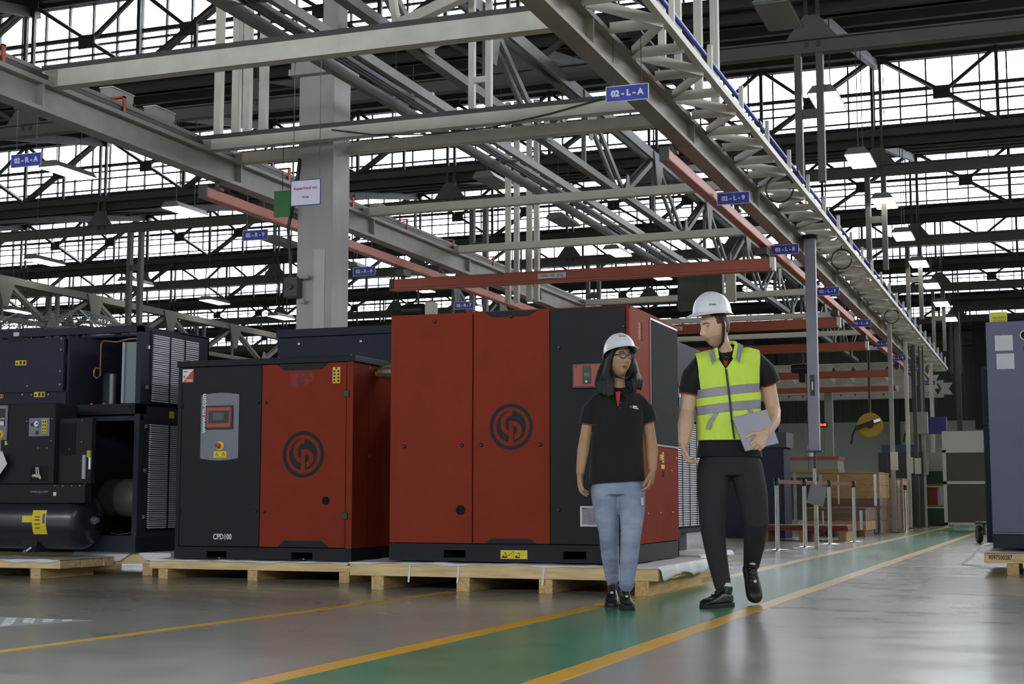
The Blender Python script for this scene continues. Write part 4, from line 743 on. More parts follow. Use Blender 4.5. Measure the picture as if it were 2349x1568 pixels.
Dm.add(MB().lathe([(0.03, 0), (0.03, 0.01), (0.026, 0.012), (0, 0.012)], (-8.025, y0 - 0.008, 1.285), (0, -1, 0), 24), 'gauge', M_lbl, gp_); Dm.add(MB().ring((-8.025, y0 - 0.018, 1.285), 0.026, 0.032, (0, -1, 0), 0.006, 24), 'gauge_rim', mat('gauge_rim', (70, 90, 110), 0.3, metal=0.5), gp_); Dm.bx('gauge_needle', M_ink, -8.026, -8.008, y0 - 0.021, y0 - 0.0205, 1.28, 1.292, gp_)
Dm.bx('rocker_switch', M_black, -8.035, -8.01, y0 - 0.014, y0 - 0.008, 1.195, 1.225, gp_); Dm.bx('print', mat('pale_red', (190, 90, 90), 0.5), -8.09, -8.07, y0 - 0.009, y0 - 0.008, 1.2, 1.215, gp_); Dm.bx('print', M_char, -8.09, -8.055, y0 - 0.009, y0 - 0.008, 1.265, 1.295, gp_)
sticker(Dm, -7.975, -7.93, 1.205, 1.32, y0 - 0.008, [(0.12, 0.4, 0.75, 0.92), (0.12, 0.4, 0.5, 0.65), (0.12, 0.4, 0.25, 0.4), (0.12, 0.4, 0.05, 0.16), (0.6, 0.88, 0.75, 0.92), (0.6, 0.88, 0.5, 0.65), (0.6, 0.88, 0.25, 0.4), (0.6, 0.88, 0.05, 0.16)], gp_)
k_ = Dm.bx('controller', M_plate, -8.62, -8.33, y0 - 0.02, y0, 1.15, 1.45, bevel=0.008); Dm.bx('display', M_screen, -8.6, -8.35, y0 - 0.022, y0 - 0.02, 1.27, 1.42, k_); Dm.bx('readout', mat('lcd_white', (200, 204, 210), 0.3), -8.6, -8.36, y0 - 0.0235, y0 - 0.022, 1.275, 1.315, k_)
for i in range(5): Dm.bx('button', M_lbl, -8.43 + i*0.016, -8.42 + i*0.016, y0 - 0.0235, y0 - 0.022, 1.33, 1.34, k_)
Dm.add(MB().lathe([(0.036, 0), (0.036, 0.008), (0.028, 0.012), (0.0, 0.012)], (-8.395, y0 - 0.02, 1.2), (0, -1, 0), 24), 'stop_collar', M_yel, k_); Dm.add(MB().lathe([(0.018, 0), (0.024, 0.022), (0, 0.03)], (-8.4, y0 - 0.03, 1.2), (0, -1, 0), 18), 'stop_button', mat('stop_red', (170, 40, 22)), k_); Dm.bx('yellow_sticker', M_yel, -8.36, -8.34, y0 - 0.001, y0, 1.11, 1.145)
for x, z in ((-7.88, 1.325), (-8.14, 1.31), (-7.88, 1.14), (-8.01, 1.08), (-7.92, 1.08), (-8.33, 1.12)): Dm.bolt(x, y0, z, r=0.006)
for x, z in ((-7.62, 1.31), (-7.62, 1.13), (-7.74, 1.07), (-7.88, 1.2), (-7.62, 0.97)): Dm.bolt(x, y0 + 0.06, z, r=0.006)
for x in (-7.82, -7.74, -7.65, -7.57): Dm.bolt(x, y0 - 0.01, 0.762, r=0.006)
Dm.txt('www.cp.com', 0.034, mat('faint_white', (150, 152, 158), 0.5), (-7.98, y0 - 0.011, 0.715)); Dm.bx('white_tag', M_lbl, -7.835, -7.805, y0 - 0.0115, y0 - 0.01, 0.68, 0.71)
Dm.add(MB().tube([(-8.02, y0 - 0.01, 0.92), (-8.01, y0 - 0.015, 0.87), (-7.99, y0 - 0.012, 0.84), (-7.97, y0 - 0.01, 0.82)], 0.006, 6).tube([(-8.0, y0 - 0.01, 0.92), (-7.985, y0 - 0.015, 0.86), (-7.965, y0 - 0.012, 0.83)], 0.006, 6), 'loose_wires', M_pale); Dm.add(MB().tube([(-8.05, y0 - 0.01, 0.845), (-8.03, y0 - 0.012, 0.85), (-8.0, y0 - 0.01, 0.84)], 0.012, 6), 'cable_end', M_pale)
# receiver: axis along the hall's width, domed end
yc, zc, R_ = y0 + 0.22, 0.475, 0.245
Dm.add(MB().lathe([(R_, 0), (R_, 1.88), (R_*0.985, 1.905), (R_*0.93, 1.935), (R_*0.8, 1.965), (R_*0.6, 1.985), (R_*0.35, 1.997), (0.02, 2.0)], (-9.6, yc, zc), (1, 0, 0), 48), 'receiver_tank', mat('tank_paint', (40, 42, 50), 0.28, coat=0.3), smooth=True)
Dm.add(MB().lathe([(0.035, 0), (0.035, 0.03), (0.022, 0.035), (0.022, 0.06), (0, 0.06)], (-7.605, yc, zc), (1, 0, 0), 8), 'drain_plug', M_bolt)
lb = Dm.add(MB().add([(-8.03 + 0.14*i, yc - (R_ + 0.002)*math.cos(a), zc + (R_ + 0.002)*math.sin(a)) for a in [math.radians(v) for v in (-28, -18, -8, 2, 12, 20)] for i in (0, 1)], [(2*j, 2*j+1, 2*j+3, 2*j+2) for j in range(5)]), 'rating_plate', M_yel)
lb.modifiers.new('solid', 'SOLIDIFY').thickness = 0.001
Dm.add(MB().add([(-8.13 + 0.1*i, yc - (R_ + 0.003)*math.cos(a), zc + (R_ + 0.003)*math.sin(a)) for a in [math.radians(v) for v in (-4, 3, 9)] for i in (0, 1)], [(2*j, 2*j+1, 2*j+3, 2*j+2) for j in range(2)]), 'plate_tab', M_yel, lb)
Dm.add(MB().add([(-7.925 + 0.025*i, yc - (R_ + 0.003)*math.cos(a), zc + (R_ + 0.003)*math.sin(a)) for a in [math.radians(v) for v in (-6, 4, 13)] for i in (0, 1)], [(2*j, 2*j+1, 2*j+3, 2*j+2) for j in range(2)]), 'print', mat('print_blue', (70, 90, 160), 0.5), lb)
for a in (-16, -8, 0, 6): Dm.add(MB().box(-8.0, -7.95, yc - (R_ + 0.005)*math.cos(math.radians(a)), yc - (R_ + 0.0035)*math.cos(math.radians(a)), zc + R_*math.sin(math.radians(a)), zc + R_*math.sin(math.radians(a)) + 0.008), 'pictogram', M_ink, lb)
for x in (-8.1, -9.2): Dm.add(MB().prism([(-0.05, 0), (0.05, 0), (0.09, 0.12), (-0.09, 0.12)], (x, yc - 0.18, 0.205), (1, 0, 0), (0, 0, 1), (0, 1, 0), 0.36), 'tank_foot', M_char)
Dm.add(MB().tube([(-8.14, yc - 0.2, 0.215), (-8.1, yc - 0.21, 0.22), (-8.06, yc - 0.2, 0.25)], 0.01, 6), 'foot_clip', M_bolt)
Dm.add(MB().lathe([(0, 0), (0.018, 0), (0.018, 0.2), (0, 0.2)], (-7.58, y0 + 0.05, 0.82), (0, 0, 1), 12), 'oil_gauge', mat('frosted_tube', (170, 166, 180), 0.4)); Dm.add(MB().lathe([(0, 0), (0.014, 0), (0.014, 0.1), (0, 0.1)], (-7.53, y0 + 0.06, 0.9), (0, 0, 1), 10), 'valve', M_bolt); Dm.bx('valve_tag', mat('olive_tag', (170, 160, 50), 0.5), -7.55, -7.515, y0 + 0.04, y0 + 0.06, 1.0, 1.055)
Dm.add(MB().tube([(-7.53, y0 + 0.06, 0.9), (-7.53, y0 + 0.06, 0.84), (-7.55, y0 + 0.06, 0.79), (-7.58, y0 + 0.06, 0.77)], 0.008, 6), 'hose', M_black)
pc = thing('hanging_papers', 'white and yellow paper hanging from the tank compressor', 'paper', (-8.36, 10.03, 0.92)); MB().prism([(-0.13, 0.02), (0.03, 0.14), (0.09, 0.03), (-0.07, -0.17), (-0.13, -0.15)], (0, 0, 0), (1, 0, 0), (0, 0, 1), (0, 1, 0), 0.002).build('white_sheet', M_foam, pc); MB().prism([(-0.13, 0.07), (0.0, 0.05), (0.01, -0.06), (-0.13, -0.12)], (0, -0.004, -0.01), (1, 0, 0), (0, 0, 1), (0, 1, 0), 0.002).build('yellow_sheet', mat('paper_yellow', (206, 186, 96), 0.6), pc); MB().cyl((-0.02, 0.04, 0.08), (-0.02, 0.04, 0.24), 0.002, 5).build('string', M_pale, pc)
pallet('weathered pallet under the tank compressor at the picture edge', -9.7, -7.62, 9.93, 10.66, 0.15, (-9.3, -8.6, -7.92), bh=0.085, nb=5); sheet('torn white sheet on the pallet of the tank compressor', -9.7, -7.62, 9.93, 10.66, 0.1505, 0.03, 0.0, 0, 12)
pallet('pallet with white film under the open grey enclosure', -9.75, -7.06, 10.68, 11.75, 0.188, (-9.4, -8.4, -7.35), bh=0.1, nb=6)
sheet('white film hanging over the pallet of the open enclosure', -8.05, -7.06, 10.668, 11.75, 0.1885, 0.12, 0.1, 0, 21)
# ================================================================== right-hand cabinet and the far end of the aisle
x0, y0 = -0.5, 13.62
F = Mach('grey_cabinet', 'tall blue-grey cabinet with two white vent grilles beside the aisle', 'cabinet', (0.3, 14.3, 0.22))
bd = F.bx('body', M_grey2, x0, 1.4, y0, 15.1, 0.34, 2.235, bevel=0.006); F.bx('plinth', M_grey3, x0, 1.4, y0 + 0.005, 15.1, 0.22, 0.335); F.bx('side_leaf', M_grey3, x0 - 0.06, x0 - 0.002, y0 + 0.25, 14.9, 0.26, 1.86, bevel=0.004)
for i, z in enumerate((2.04, 1.875)):
    vg = F.bx('vent_grille', M_louv, -0.425 + 0.008*i, -0.272 + 0.008*i, y0 - 0.012, y0, z - 0.07, z + 0.07, bevel=0.003)
    for j in range(14): F.bx('slat', M_louv, -0.418 + 0.008*i, -0.279 + 0.008*i, y0 - 0.017, y0 - 0.012, z - 0.062 + j*0.0092, z - 0.058 + j*0.0092, vg)
    F.bolt(-0.35, y0, z + (0.078 if i == 0 else -0.08), r=0.005)
F.add(MB().ring((-0.165, y0, 2.105), 0.037, 0.046, (0, -1, 0), 0.01, 32), 'port_ring', M_lbl); F.add(MB().lathe([(0.037, 0), (0.037, 0.004), (0, 0.004)], (-0.165, y0, 2.105), (0, -1, 0), 24), 'port', M_hole); F.add(MB().ring((-0.15, y0, 1.985), 0.034, 0.038, (0, -1, 0), 0.002, 32), 'knockout', M_grey3)
F.bx('seam', M_grey3, x0, 1.4, y0 - 0.001, y0, 0.36, 0.364); F.bolt(x0 - 0.02, y0 + 0.25, 1.84, r=0.006); F.bolt(x0 - 0.002, y0 + 0.02, 1.32, r=0.005); F.bolt(x0 - 0.002, y0 + 0.02, 1.29, r=0.005)
N_ = thing('material_notice', 'yellow notice card standing on the blue-grey cabinet', 'sign', (-0.39, 13.75, 2.236)); c1 = MB().box(-0.075, 0.075, 0, 0.003, 0.0, 0.10).build('card', mat('card_yellow', (222, 212, 40), 0.5), N_); MB().box(-0.078, -0.062, -0.001, 0.004, 0, 0.10).build('pale_edge', mat('card_edge', (206, 210, 170), 0.5), c1)
text('MATERIAL', 0.026, M_ink, c1, (0.008, -0.001, 0.05), FRONT, ext=0.0003); text('STORAGE', 0.026, M_ink, c1, (0.008, -0.001, 0.022), FRONT, ext=0.0003)
P = pallet('pine pallet with stencilled number under the blue-grey cabinet', -0.57, 1.5, 13.35, 15.2, 0.185, (-0.385, 0.5, 1.3), nb=8, sw=0.1, bh=0.1)
P.txt('9097500287', 0.052, M_ink, (-0.435, 13.349, 0.148), bold=0.001, sx=0.75, ext=0.0004)
sheet('white foam sheet under the blue-grey cabinet', -0.56, 1.48, 13.35, 15.15, 0.1855, 0.0, 0, 0, 31)
P2 = thing('loose_film', 'strip of white film sliding off the pallet to the floor beside the cabinet', 'sheet', (-0.6, 15.2, 0.002)); pts = [(0.0, 0.24, 0.2), (-0.08, 0.2, 0.19), (-0.13, 0.12, 0.14), (-0.17, 0.05, 0.08), (-0.23, 0.0, 0.03), (-0.29, -0.05, 0.004)]; vs = []
for (a, b, c_) in pts: vs += [(a, b + 0.3, c_ + 0.01), (a + 0.02, b, c_)]
o = MB().add(vs, [(2*i, 2*i+1, 2*i+3, 2*i+2) for i in range(5)]).build('film', M_foam, P2, True); o.modifiers.new('solid', 'SOLIDIFY').thickness = 0.004; o.modifiers.new('sub', 'SUBSURF').levels = 1
# wheel of a trolley behind, mesh cage
T = thing('caster_trolley', 'black caster wheel of a trolley behind the blue-grey cabinet', 'trolley', (-1.02, 22.6, 0)); MB().lathe([(0.0, -0.035), (0.12, -0.035), (0.13, -0.02), (0.13, 0.02), (0.12, 0.035), (0.0, 0.035)], (0, 0, 0.13), (1, 0.25, 0), 24).build('wheel', M_black, T, True); MB().box(-0.05, 0.6, -0.05, 0.4, 0.27, 0.31).build('deck', M_dark, T); MB().box(0.05, 0.09, -0.03, 0.03, 0.12, 0.28).build('fork', M_dark, T); MB().lathe([(0.0, -0.03), (0.13, -0.03), (0.13, 0.03), (0.0, 0.03)], (0.55, 0.35, 0.13), (1, 0, 0), 24).build('wheel', M_black, T, True)
T = thing('mesh_cage', 'white framed wire cage with solid top panel at the aisle end', 'cage', (-2.1, 31.5, 0)); M_cage = mat('cage_white', (190, 188, 180), 0.5)
for x in (0, 1.5): MB().box(x, x + 0.07, 0, 0.07, 0.06, 2.05).build('post', M_cage, T)
for z in (0.1, 0.95, 1.6): MB().box(0, 1.57, 0, 0.06, z, z + 0.06).build('rail', M_cage, T)
MB().box(0.07, 1.5, 0.02, 0.04, 1.66, 2.05).build('top_panel', M_cage, T); MB().box(0.07, 1.5, 0.03, 0.04, 0.16, 1.6).build('wire_panel', mat('wire_dark', (84, 80, 72), 0.8), T); MB().box(0.85, 0.95, -0.03, 0.0, 1.75, 1.95).build('switch', M_lbl, T)
# ---------------- stanchions with belts
M_belt = mat('red_belt', (110, 24, 34), 0.6)
def stanch_proto():
    T = empty('barrier_stanchion'); MB().lathe([(0.0, 0.0), (0.17, 0.0), (0.17, 0.012), (0.1, 0.022), (0.04, 0.03), (0, 0.03)], (0, 0, 0), (0, 0, 1), 32).build('foot', M_chrome, T, True)
    MB().cyl((0, 0, 0.03), (0, 0, 0.84), 0.029, 20).build('pole', M_chrome, T, True); MB().lathe([(0.0, 0), (0.036, 0.0), (0.036, 0.085), (0.03, 0.095), (0, 0.095)], (0, 0, 0.82), (0, 0, 1), 20).build('belt_head', M_black, T, True); return T
sp_ = stanch_proto(); SP = ((-3.28, 18.56), (-3.12, 19.75), (-2.98, 21.1), (-2.8, 22.4), (-2.68, 29.4))
for i, (x, y) in enumerate(SP):
    o = sp_ if i == 0 else copy_tree(sp_); o.location = (x, y, 0); tag(o, 'chrome belt barrier post, %s' % ['nearest and leftmost of the row', 'second of the row from the man', 'third of the row from the man', 'fourth of the row, before the crates', 'standing alone far down the aisle'][i], 'barrier post', 'belt barrier posts')
for i in range(3):
    a, b = SP[i], SP[i + 1]; T = thing('barrier_belt', 'dark red barrier belt, %s span from the man' % ORD[i].replace('nearest', 'first'), 'belt', (a[0], a[1], 0.84), group='barrier belts'); MB().bar((0.0, 0, 0.03), (b[0] - a[0], b[1] - a[1], 0.03), 0.003, 0.05).build('belt', M_belt, T)
# ---------------- tall post with black tag, and its paper sign
M_lil = mat('lilac_grey_paint', (150, 148, 164), 0.5, var=0.05)
T = thing('tag_post', 'tall lilac-grey post with black tag rising to the walkway', 'post', (-2.9, 19.3, 0)); MB().box(-0.07, 0.07, -0.05, 0.05, 1.28, 4.12).build('box_section', M_lil, T, bevel=0.004); MB().box(-0.025, 0.025, -0.025, 0.025, 0, 0.78).build('foot_post', M_pale, T); MB().box(-0.03, 0.01, -0.02, 0.02, 0.78, 1.05).build('foot_post', M_pale, T); MB().box(-0.015, 0.015, -0.015, 0.015, 1.0, 1.28).build('spigot', M_dark, T)
MB().box(-0.1, 0.1, -0.08, 0.08, 1.26, 1.28).build('shelf_plate', M_dark, T); tg = MB().box(-0.035, 0.025, -0.056, -0.05, 2.0, 2.28).build('tag', M_black, T); MB().box(-0.015, 0.005, -0.058, -0.056, 2.08, 2.19).build('print', M_lbl, tg); MB().box(-0.09, 0.09, -0.07, 0.07, 4.1, 4.16).build('clamp', M_black, T)
T = thing('paper_notice', 'tilted sheet of paper in a clear sleeve on the thin post', 'paper', (-2.88, 19.271, 0.7)); o = MB().box(-0.11, 0.11, 0, 0.003, -0.13, 0.13).build('sleeve', mat('sleeve_grey', (168, 168, 174), 0.25), T); o.rotation_euler = (0, 0.25, 0)
# ---------------- crates, red pallet, bench
M_crate = mat('crate_wood', (176, 140, 92), 0.65, var=0.22, scale=4, bump=0.1, bscale=12, stretch=(0.6, 5, 5)); M_cr2 = mat('crate_wood_dark', (120, 92, 66), 0.7, var=0.2, scale=4, stretch=(0.6, 5, 5)); M_tin = mat('tin_strip', (176, 176, 190), 0.35, metal=0.6)
def crate(lab, x0, x1, y0, y1, z0, hs, cols):
    K = Mach('wooden_crate', lab, 'crate', ((x0 + x1)/2, (y0 + y1)/2, z0), group='wooden crates by the aisle'); z = z0
    for h, m in zip(hs, cols): K.bx('plank', m, x0, x1, y0, y0 + 0.03, z + 0.004, z + h - 0.004, bevel=0.003); K.bx('plank', m, x1 - 0.03, x1, y0 + 0.03, y1, z + 0.004, z + h - 0.004); K.bx('plank', m, x0, x0 + 0.03, y0 + 0.03, y1, z + 0.004, z + h - 0.004); z += h
    K.bx('lid', cols[-1], x0 - 0.01, x1 + 0.01, y0 - 0.01, y1, z, z + 0.02)
    for x in (x0 + 0.02, x1 - 0.1): K.bx('tin_strip', M_tin, x, x + 0.05, y0 - 0.004, y0, z0 + 0.02, z - 0.02)
    for y in (y0 + 0.05, y0 + 0.3): K.bx('tin_strip', M_tin, x1, x1 + 0.004, y, y + 0.05, z0 + 0.02, z - 0.02)
    K.bx('strap', M_strap, (x0 + x1)/2 - 0.2, (x0 + x1)/2 - 0.17, y0 - 0.006, y0 - 0.003, z0 + 0.05, z - 0.03)
crate('lower brown crate by the barrier posts', -4.1, -3.02, 25.7, 27.2, 0.1, (0.17, 0.2), (M_crate, M_cr2)); crate('upper pale crate stacked behind the barrier posts', -4.1, -2.98, 27.6, 29.3, 0.5, (0.16, 0.24, 0.22), (M_cr2, M_crate, M_crate)); crate('crate carrying the pale upper crate', -4.05, -2.98, 27.6, 29.3, 0.0, (0.24, 0.23), (M_cr2, M_cr2)); crate('small crate at the back of the crate stack', -3.9, -2.9, 31.2, 32.4, 0.0, (0.4, 0.4, 0.25), (M_crate, M_crate, M_crate))
T = thing('pallet_block', 'dark skid under the lower brown crate', 'skid', (-3.56, 26.4, 0)); 
for x in (-0.5, 0.0, 0.42): MB().box(x, x + 0.1, -0.7, 0.7, 0, 0.098).build('runner', M_cr2, T)
T = thing('red_platform', 'low platform with red top behind the barrier posts', 'platform', (-3.5, 23.3, 0)); MB().box(-0.85, 0.55, -0.5, 0.5, 0.16, 0.22).build('top', mat('platform_red', (140, 30, 30), 0.5), T); MB().box(-0.83, 0.53, -0.48, 0.48, 0.221, 0.24).build('card', mat('dusty_pink', (120, 84, 80), 0.7), T)
for x in (-0.8, -0.2, 0.4): MB().box(x, x + 0.12, -0.48, 0.48, 0, 0.16).build('runner', M_crate, T)
T = thing('work_bench', 'bench with red edge and yellow band behind the crates', 'bench', (-5.4, 31.0, 0)); MB().box(-0.6, 1.3, -0.5, 0.5, 1.45, 1.52).build('top', mat('bench_red', (150, 58, 40), 0.5), T); MB().box(-0.57, 1.28, -0.48, 0.48, 1.26, 1.45).build('apron', mat('bench_grey', (140, 138, 132), 0.6), T); MB().box(-0.58, 1.29, -0.485, 0.49, 1.19, 1.26).build('yellow_band', mat('band_yellow', (150, 132, 50), 0.6), T)
for x in (-0.55, 0.35, 1.2): MB().box(x, x + 0.06, -0.45, -0.39, 0, 1.2).build('leg', M_steel, T)
MB().box(-0.5, 1.2, 0.3, 0.34, 0.2, 1.1).build('back_sheet', M_dark, T)
T = thing('spray_bottle', 'white bottle with orange cap on the bench', 'bottle', (-4.7, 30.75, 1.52)); MB().lathe([(0, 0), (0.07, 0), (0.07, 0.24), (0.03, 0.3), (0, 0.3)], (0, 0, 0), (0, 0, 1), 14).build('bottle', M_lbl, T, True); MB().lathe([(0, 0), (0.04, 0), (0.04, 0.09), (0, 0.09)], (0, 0, 0.3), (0, 0, 1), 12).build('cap', M_clip, T)
T = thing('parts_bin', 'dark bin with blue lid on the bench', 'bin', (-3.2, 34.5, 1.15)); MB().box(-0.5, 0.5, -0.3, 0.3, 0.0, 0.55).build('tub', M_black, T); MB().box(-0.42, 0.35, -0.28, 0.28, 0.55, 0.72).build('lid', mat('dusty_blue', (56, 78, 110), 0.6), T); MB().box(-0.5, 0.5, -0.3, 0.3, -1.15, 0).build('stand', M_dark, T)
for x in (-0.3, -0.05, 0.2): MB().box(x - 0.02, x + 0.02, -0.32, -0.3, 0.1, 0.5).build('red_stripe', mat('stripe_red', (120, 30, 30), 0.5), T)
T = thing('blue_machine', 'small blue machine behind the man at elbow height', 'machine', (-6.5, 31.0, 0)); MB().box(-0.25, 0.3, -0.2, 0.2, 1.75, 2.05).build('head', mat('dusty_teal', (58, 100, 120), 0.6), T, bevel=0.03); MB().box(-0.15, 0.0, -0.15, 0.15, 0.9, 1.75).build('column', mat('dusty_blue', (56, 78, 110)), T); MB().box(-0.4, 0.4, -0.4, 0.4, 0, 0.9).build('base', M_dark, T)
T = thing('dark_cabinet', 'dark grey steel cabinet just past the man, left of the barrier posts', 'cabinet', (-4.6, 24.5, 0)); MB().box(-0.6, 0.45, -0.3, 0.4, 0.0, 1.5).build('body', M_grey3, T, bevel=0.01); MB().box(-0.58, -0.08, -0.315, -0.3, 0.1, 1.46).build('door', M_grey3, T); MB().box(-0.06, 0.43, -0.315, -0.3, 0.1, 1.46).build('door', M_grey3, T); MB().box(-0.6, 0.5, -0.32, 0.4, 1.5, 1.75).build('top_box', M_black, T); MB().box(0.0, 0.02, -0.33, -0.315, 0.7, 0.95).build('handle', M_chrome, T)
# ---------------- yellow reels, clock and clutter
M_reel = mat('reel_yellow', (206, 158, 40), 0.5)
def reel(x, y, z, r, lab):
    T = thing('hose_reel', lab, 'reel', (x, y, z), group='yellow hose reels'); MB().lathe([(0, 0), (r, 0), (r, 0.03), (r*0.9, 0.045), (0, 0.045)], (0, 0, 0), (0, -1, 0), 36).build('disc', M_reel, T); MB().lathe([(0, 0.04), (r*0.25, 0.04), (r*0.25, 0.12), (0, 0.12)], (0, 0, 0), (0, -1, 0), 18).build('hub', M_black, T)
    MB().bar((-r*1.1, -0.14, -r*0.25), (r*0.8, -0.14, r*0.4), 0.05, 0.1).build('arm', M_black, T); MB().tube([(-r*1.1, -0.14, -r*0.25), (-r*1.35, -0.16, -r*0.8), (-r*1.45, -0.16, -r*1.5)], 0.025, 6).build('hose', M_black, T); MB().bar((r*0.35, -0.17, r*0.25), (r*0.85, -0.17, r*0.42), 0.03, 0.07).build('nozzle', M_chrome, T); MB().cyl((0, 0.02, 0), (0, 0.02, (4.15 if r > 0.25 else 3.905) - z), 0.03, 8).build('hanger', M_dark, T)
reel(-3.95, 35.0, 2.37, 0.295, 'larger yellow hose reel hanging above the crates'); reel(-3.04, 37.3, 2.4, 0.24, 'smaller yellow hose reel further down the aisle')
T = thing('wall_clock', 'red digital clock on the far pale post', 'clock', (-5.5, 38.0, 2.55)); MB().box(-0.12, 0.12, 0, 0.06, -0.07, 0.07).build('case', M_black, T); text('16:48', 0.085, mat('red_led', (255, 60, 30), 0.4, emit=((255, 70, 40), 3.0)), T, (0, -0.003, 0), FRONT, bold=0.002); MB().box(0.05, 0.25, 0.08, 0.3, -2.55, 0.9).build('post', mat('post_pale', (140, 146, 138), 0.6), T)
def rackpost(x, y, z1, lab, m=M_steel, w=0.08):
    T = thing('service_post', lab, 'post', (x, y, 0), group='service posts along the aisle'); MB().box(-w/2, w/2, -w/2, w/2, 0, z1).build('post', m, T); MB().box(-0.1, 0.1, -0.1, 0.1, 0, 0.02).build('foot', M_dark, T); MB().box(-w/2, w/2 + 0.06, -w/2 - 0.03, -w/2, 1.2, 1.55).build('socket_box', M_pale, T)
for i, (x, y, z1) in enumerate(((-2.86, 29.0, 4.15), (-2.8, 33.6, 4.1), (-2.9, 32.8, 4.1), (-2.75, 35.0, 4.1), (-2.95, 36.8, 4.1), (-2.8, 38.6, 4.1), (-2.95, 41.0, 4.1))): rackpost(x, y, z1, 'grey service post down the aisle, %s from the camera' % ORD[i], (M_steel, M_dark, M_pale)[i % 3])
T = thing('control_box', 'pale control box hanging between the service posts', 'box', (-2.76, 34.0, 2.1)); MB().box(-0.2, 0.2, -0.08, 0.08, 0, 0.5).build('case', M_steel, T, bevel=0.01); MB().box(-0.17, 0.17, -0.09, -0.08, 0.03, 0.47).build('door', M_steel, T)
for dx in (-0.12, -0.04, 0.05, 0.13): MB().cyl((dx, 0, 0.5), (dx, 0, 2.0), 0.018, 6).build('conduit', M_dark, T)
T = thing('tool_rack', 'dark green tool rack with yellow rails and orange boxes by the aisle', 'rack', (-2.75, 36.4, 0)); M_gr = mat('rack_green', (36, 52, 36), 0.6)
MB().box(-0.45, 0.55, -0.3, 0.3, 0, 0.42).build('lower_box', M_gr, T); MB().box(-0.45, 0.55, -0.3, 0.3, 1.0, 1.3).build('top_tray', M_gr, T)
for x in (-0.45, 0.5): MB().box(x, x + 0.05, -0.3, -0.25, 0, 1.3).build('upright', mat('rail_yellow', (128, 112, 40), 0.6), T)
for z in (0.45, 0.95): MB().box(-0.45, 0.55, -0.31, -0.27, z, z + 0.05).build('rail', mat('rail_yellow', (128, 112, 40)), T)
MB().box(-0.4, 0.2, -0.25, 0.2, 0.5, 0.92).build('orange_box', mat('dull_orange', (112, 56, 28), 0.6), T); MB().box(-0.1, 0.5, -0.2, 0.2, 1.3, 1.75).build('white_case', M_steel, T); MB().box(-0.35, 0.45, -0.25, 0.1, 2.2, 2.6).build('blue_tray', mat('tray_blue', (44, 50, 120), 0.5), T); MB().box(0.38, 0.42, 0.1, 0.14, 1.3, 2.6).build('stalk', M_dark, T)
T = thing('blue_trolley', 'blue waste bin on castors at the aisle end', 'bin', (-2.15, 38.0, 0)); MB().prism([(-0.22, 0), (0.22, 0), (0.27, 0.85), (-0.27, 0.85)], (0, -0.25, 0.1), (1, 0, 0), (0, 0, 1), (0, 1, 0), 0.5).build('bin', mat('bin_blue', (36, 44, 84), 0.5), T); MB().box(-0.29, 0.29, -0.28, 0.28, 0.95, 1.0).build('lid', M_gr, T)
for x in (-0.18, 0.18): MB().cyl((x - 0.02, -0.2, 0.05), (x + 0.02, -0.2, 0.05), 0.05, 12).build('castor', M_black, T)
T = thing('white_machine', 'pale machine with blue guard at the far end of the aisle', 'machine', (-2.0, 47.5, 0)); MB().box(-0.7, 0.8, -0.4, 0.4, 0.25, 1.4).build('body', mat('dull_white', (150, 150, 146), 0.6), T, bevel=0.02); MB().box(-0.7, 0.8, -0.38, 0.4, 0, 0.25).build('plinth', M_black, T); MB().prism([(0, 0), (0.8, 0), (0.5, 0.7), (0.1, 0.7)], (-0.3, -0.42, 1.35), (1, 0, 0), (0, 0, 1), (0, 1, 0), 0.5).build('guard', mat('guard_blue', (50, 70, 130), 0.5), T)
T = thing('cross_gantry', 'grey gantry beam across the aisle end above the dark sheeting', 'beam', (0, 46.0, 0)); MB().box(-2.6, 6.0, -0.1, 0.1, 6.35, 6.62).build('beam', M_dark, T); MB().box(-2.6, -2.45, -0.1, 0.1, 0, 6.35).build('leg', M_dark, T); MB().cyl((-0.35, -0.2, 3.8), (-0.35, -0.2, 6.4), 0.05, 8).build('blue_pipe', M_blue, T); MB().box(5.6, 5.8, -0.1, 0.1, 0, 6.35).build('leg', M_dark, T)
T = thing('dark_curtain', 'dark strip curtain closing the far bay beside the aisle', 'curtain', (0, 52.0, 0)); 
for i in range(14): MB().box(-2.35 + i*0.42, -1.96 + i*0.42, -0.02 - 0.03*(i % 2), 0.0 - 0.03*(i % 2), 3.0, 6.9).build('strip', mat('curtain_black', (34, 36, 38), 0.7), T)
MB().box(-2.4, 3.6, 0.0, 0.06, 6.85, 6.95).build('rail', M_dark, T)
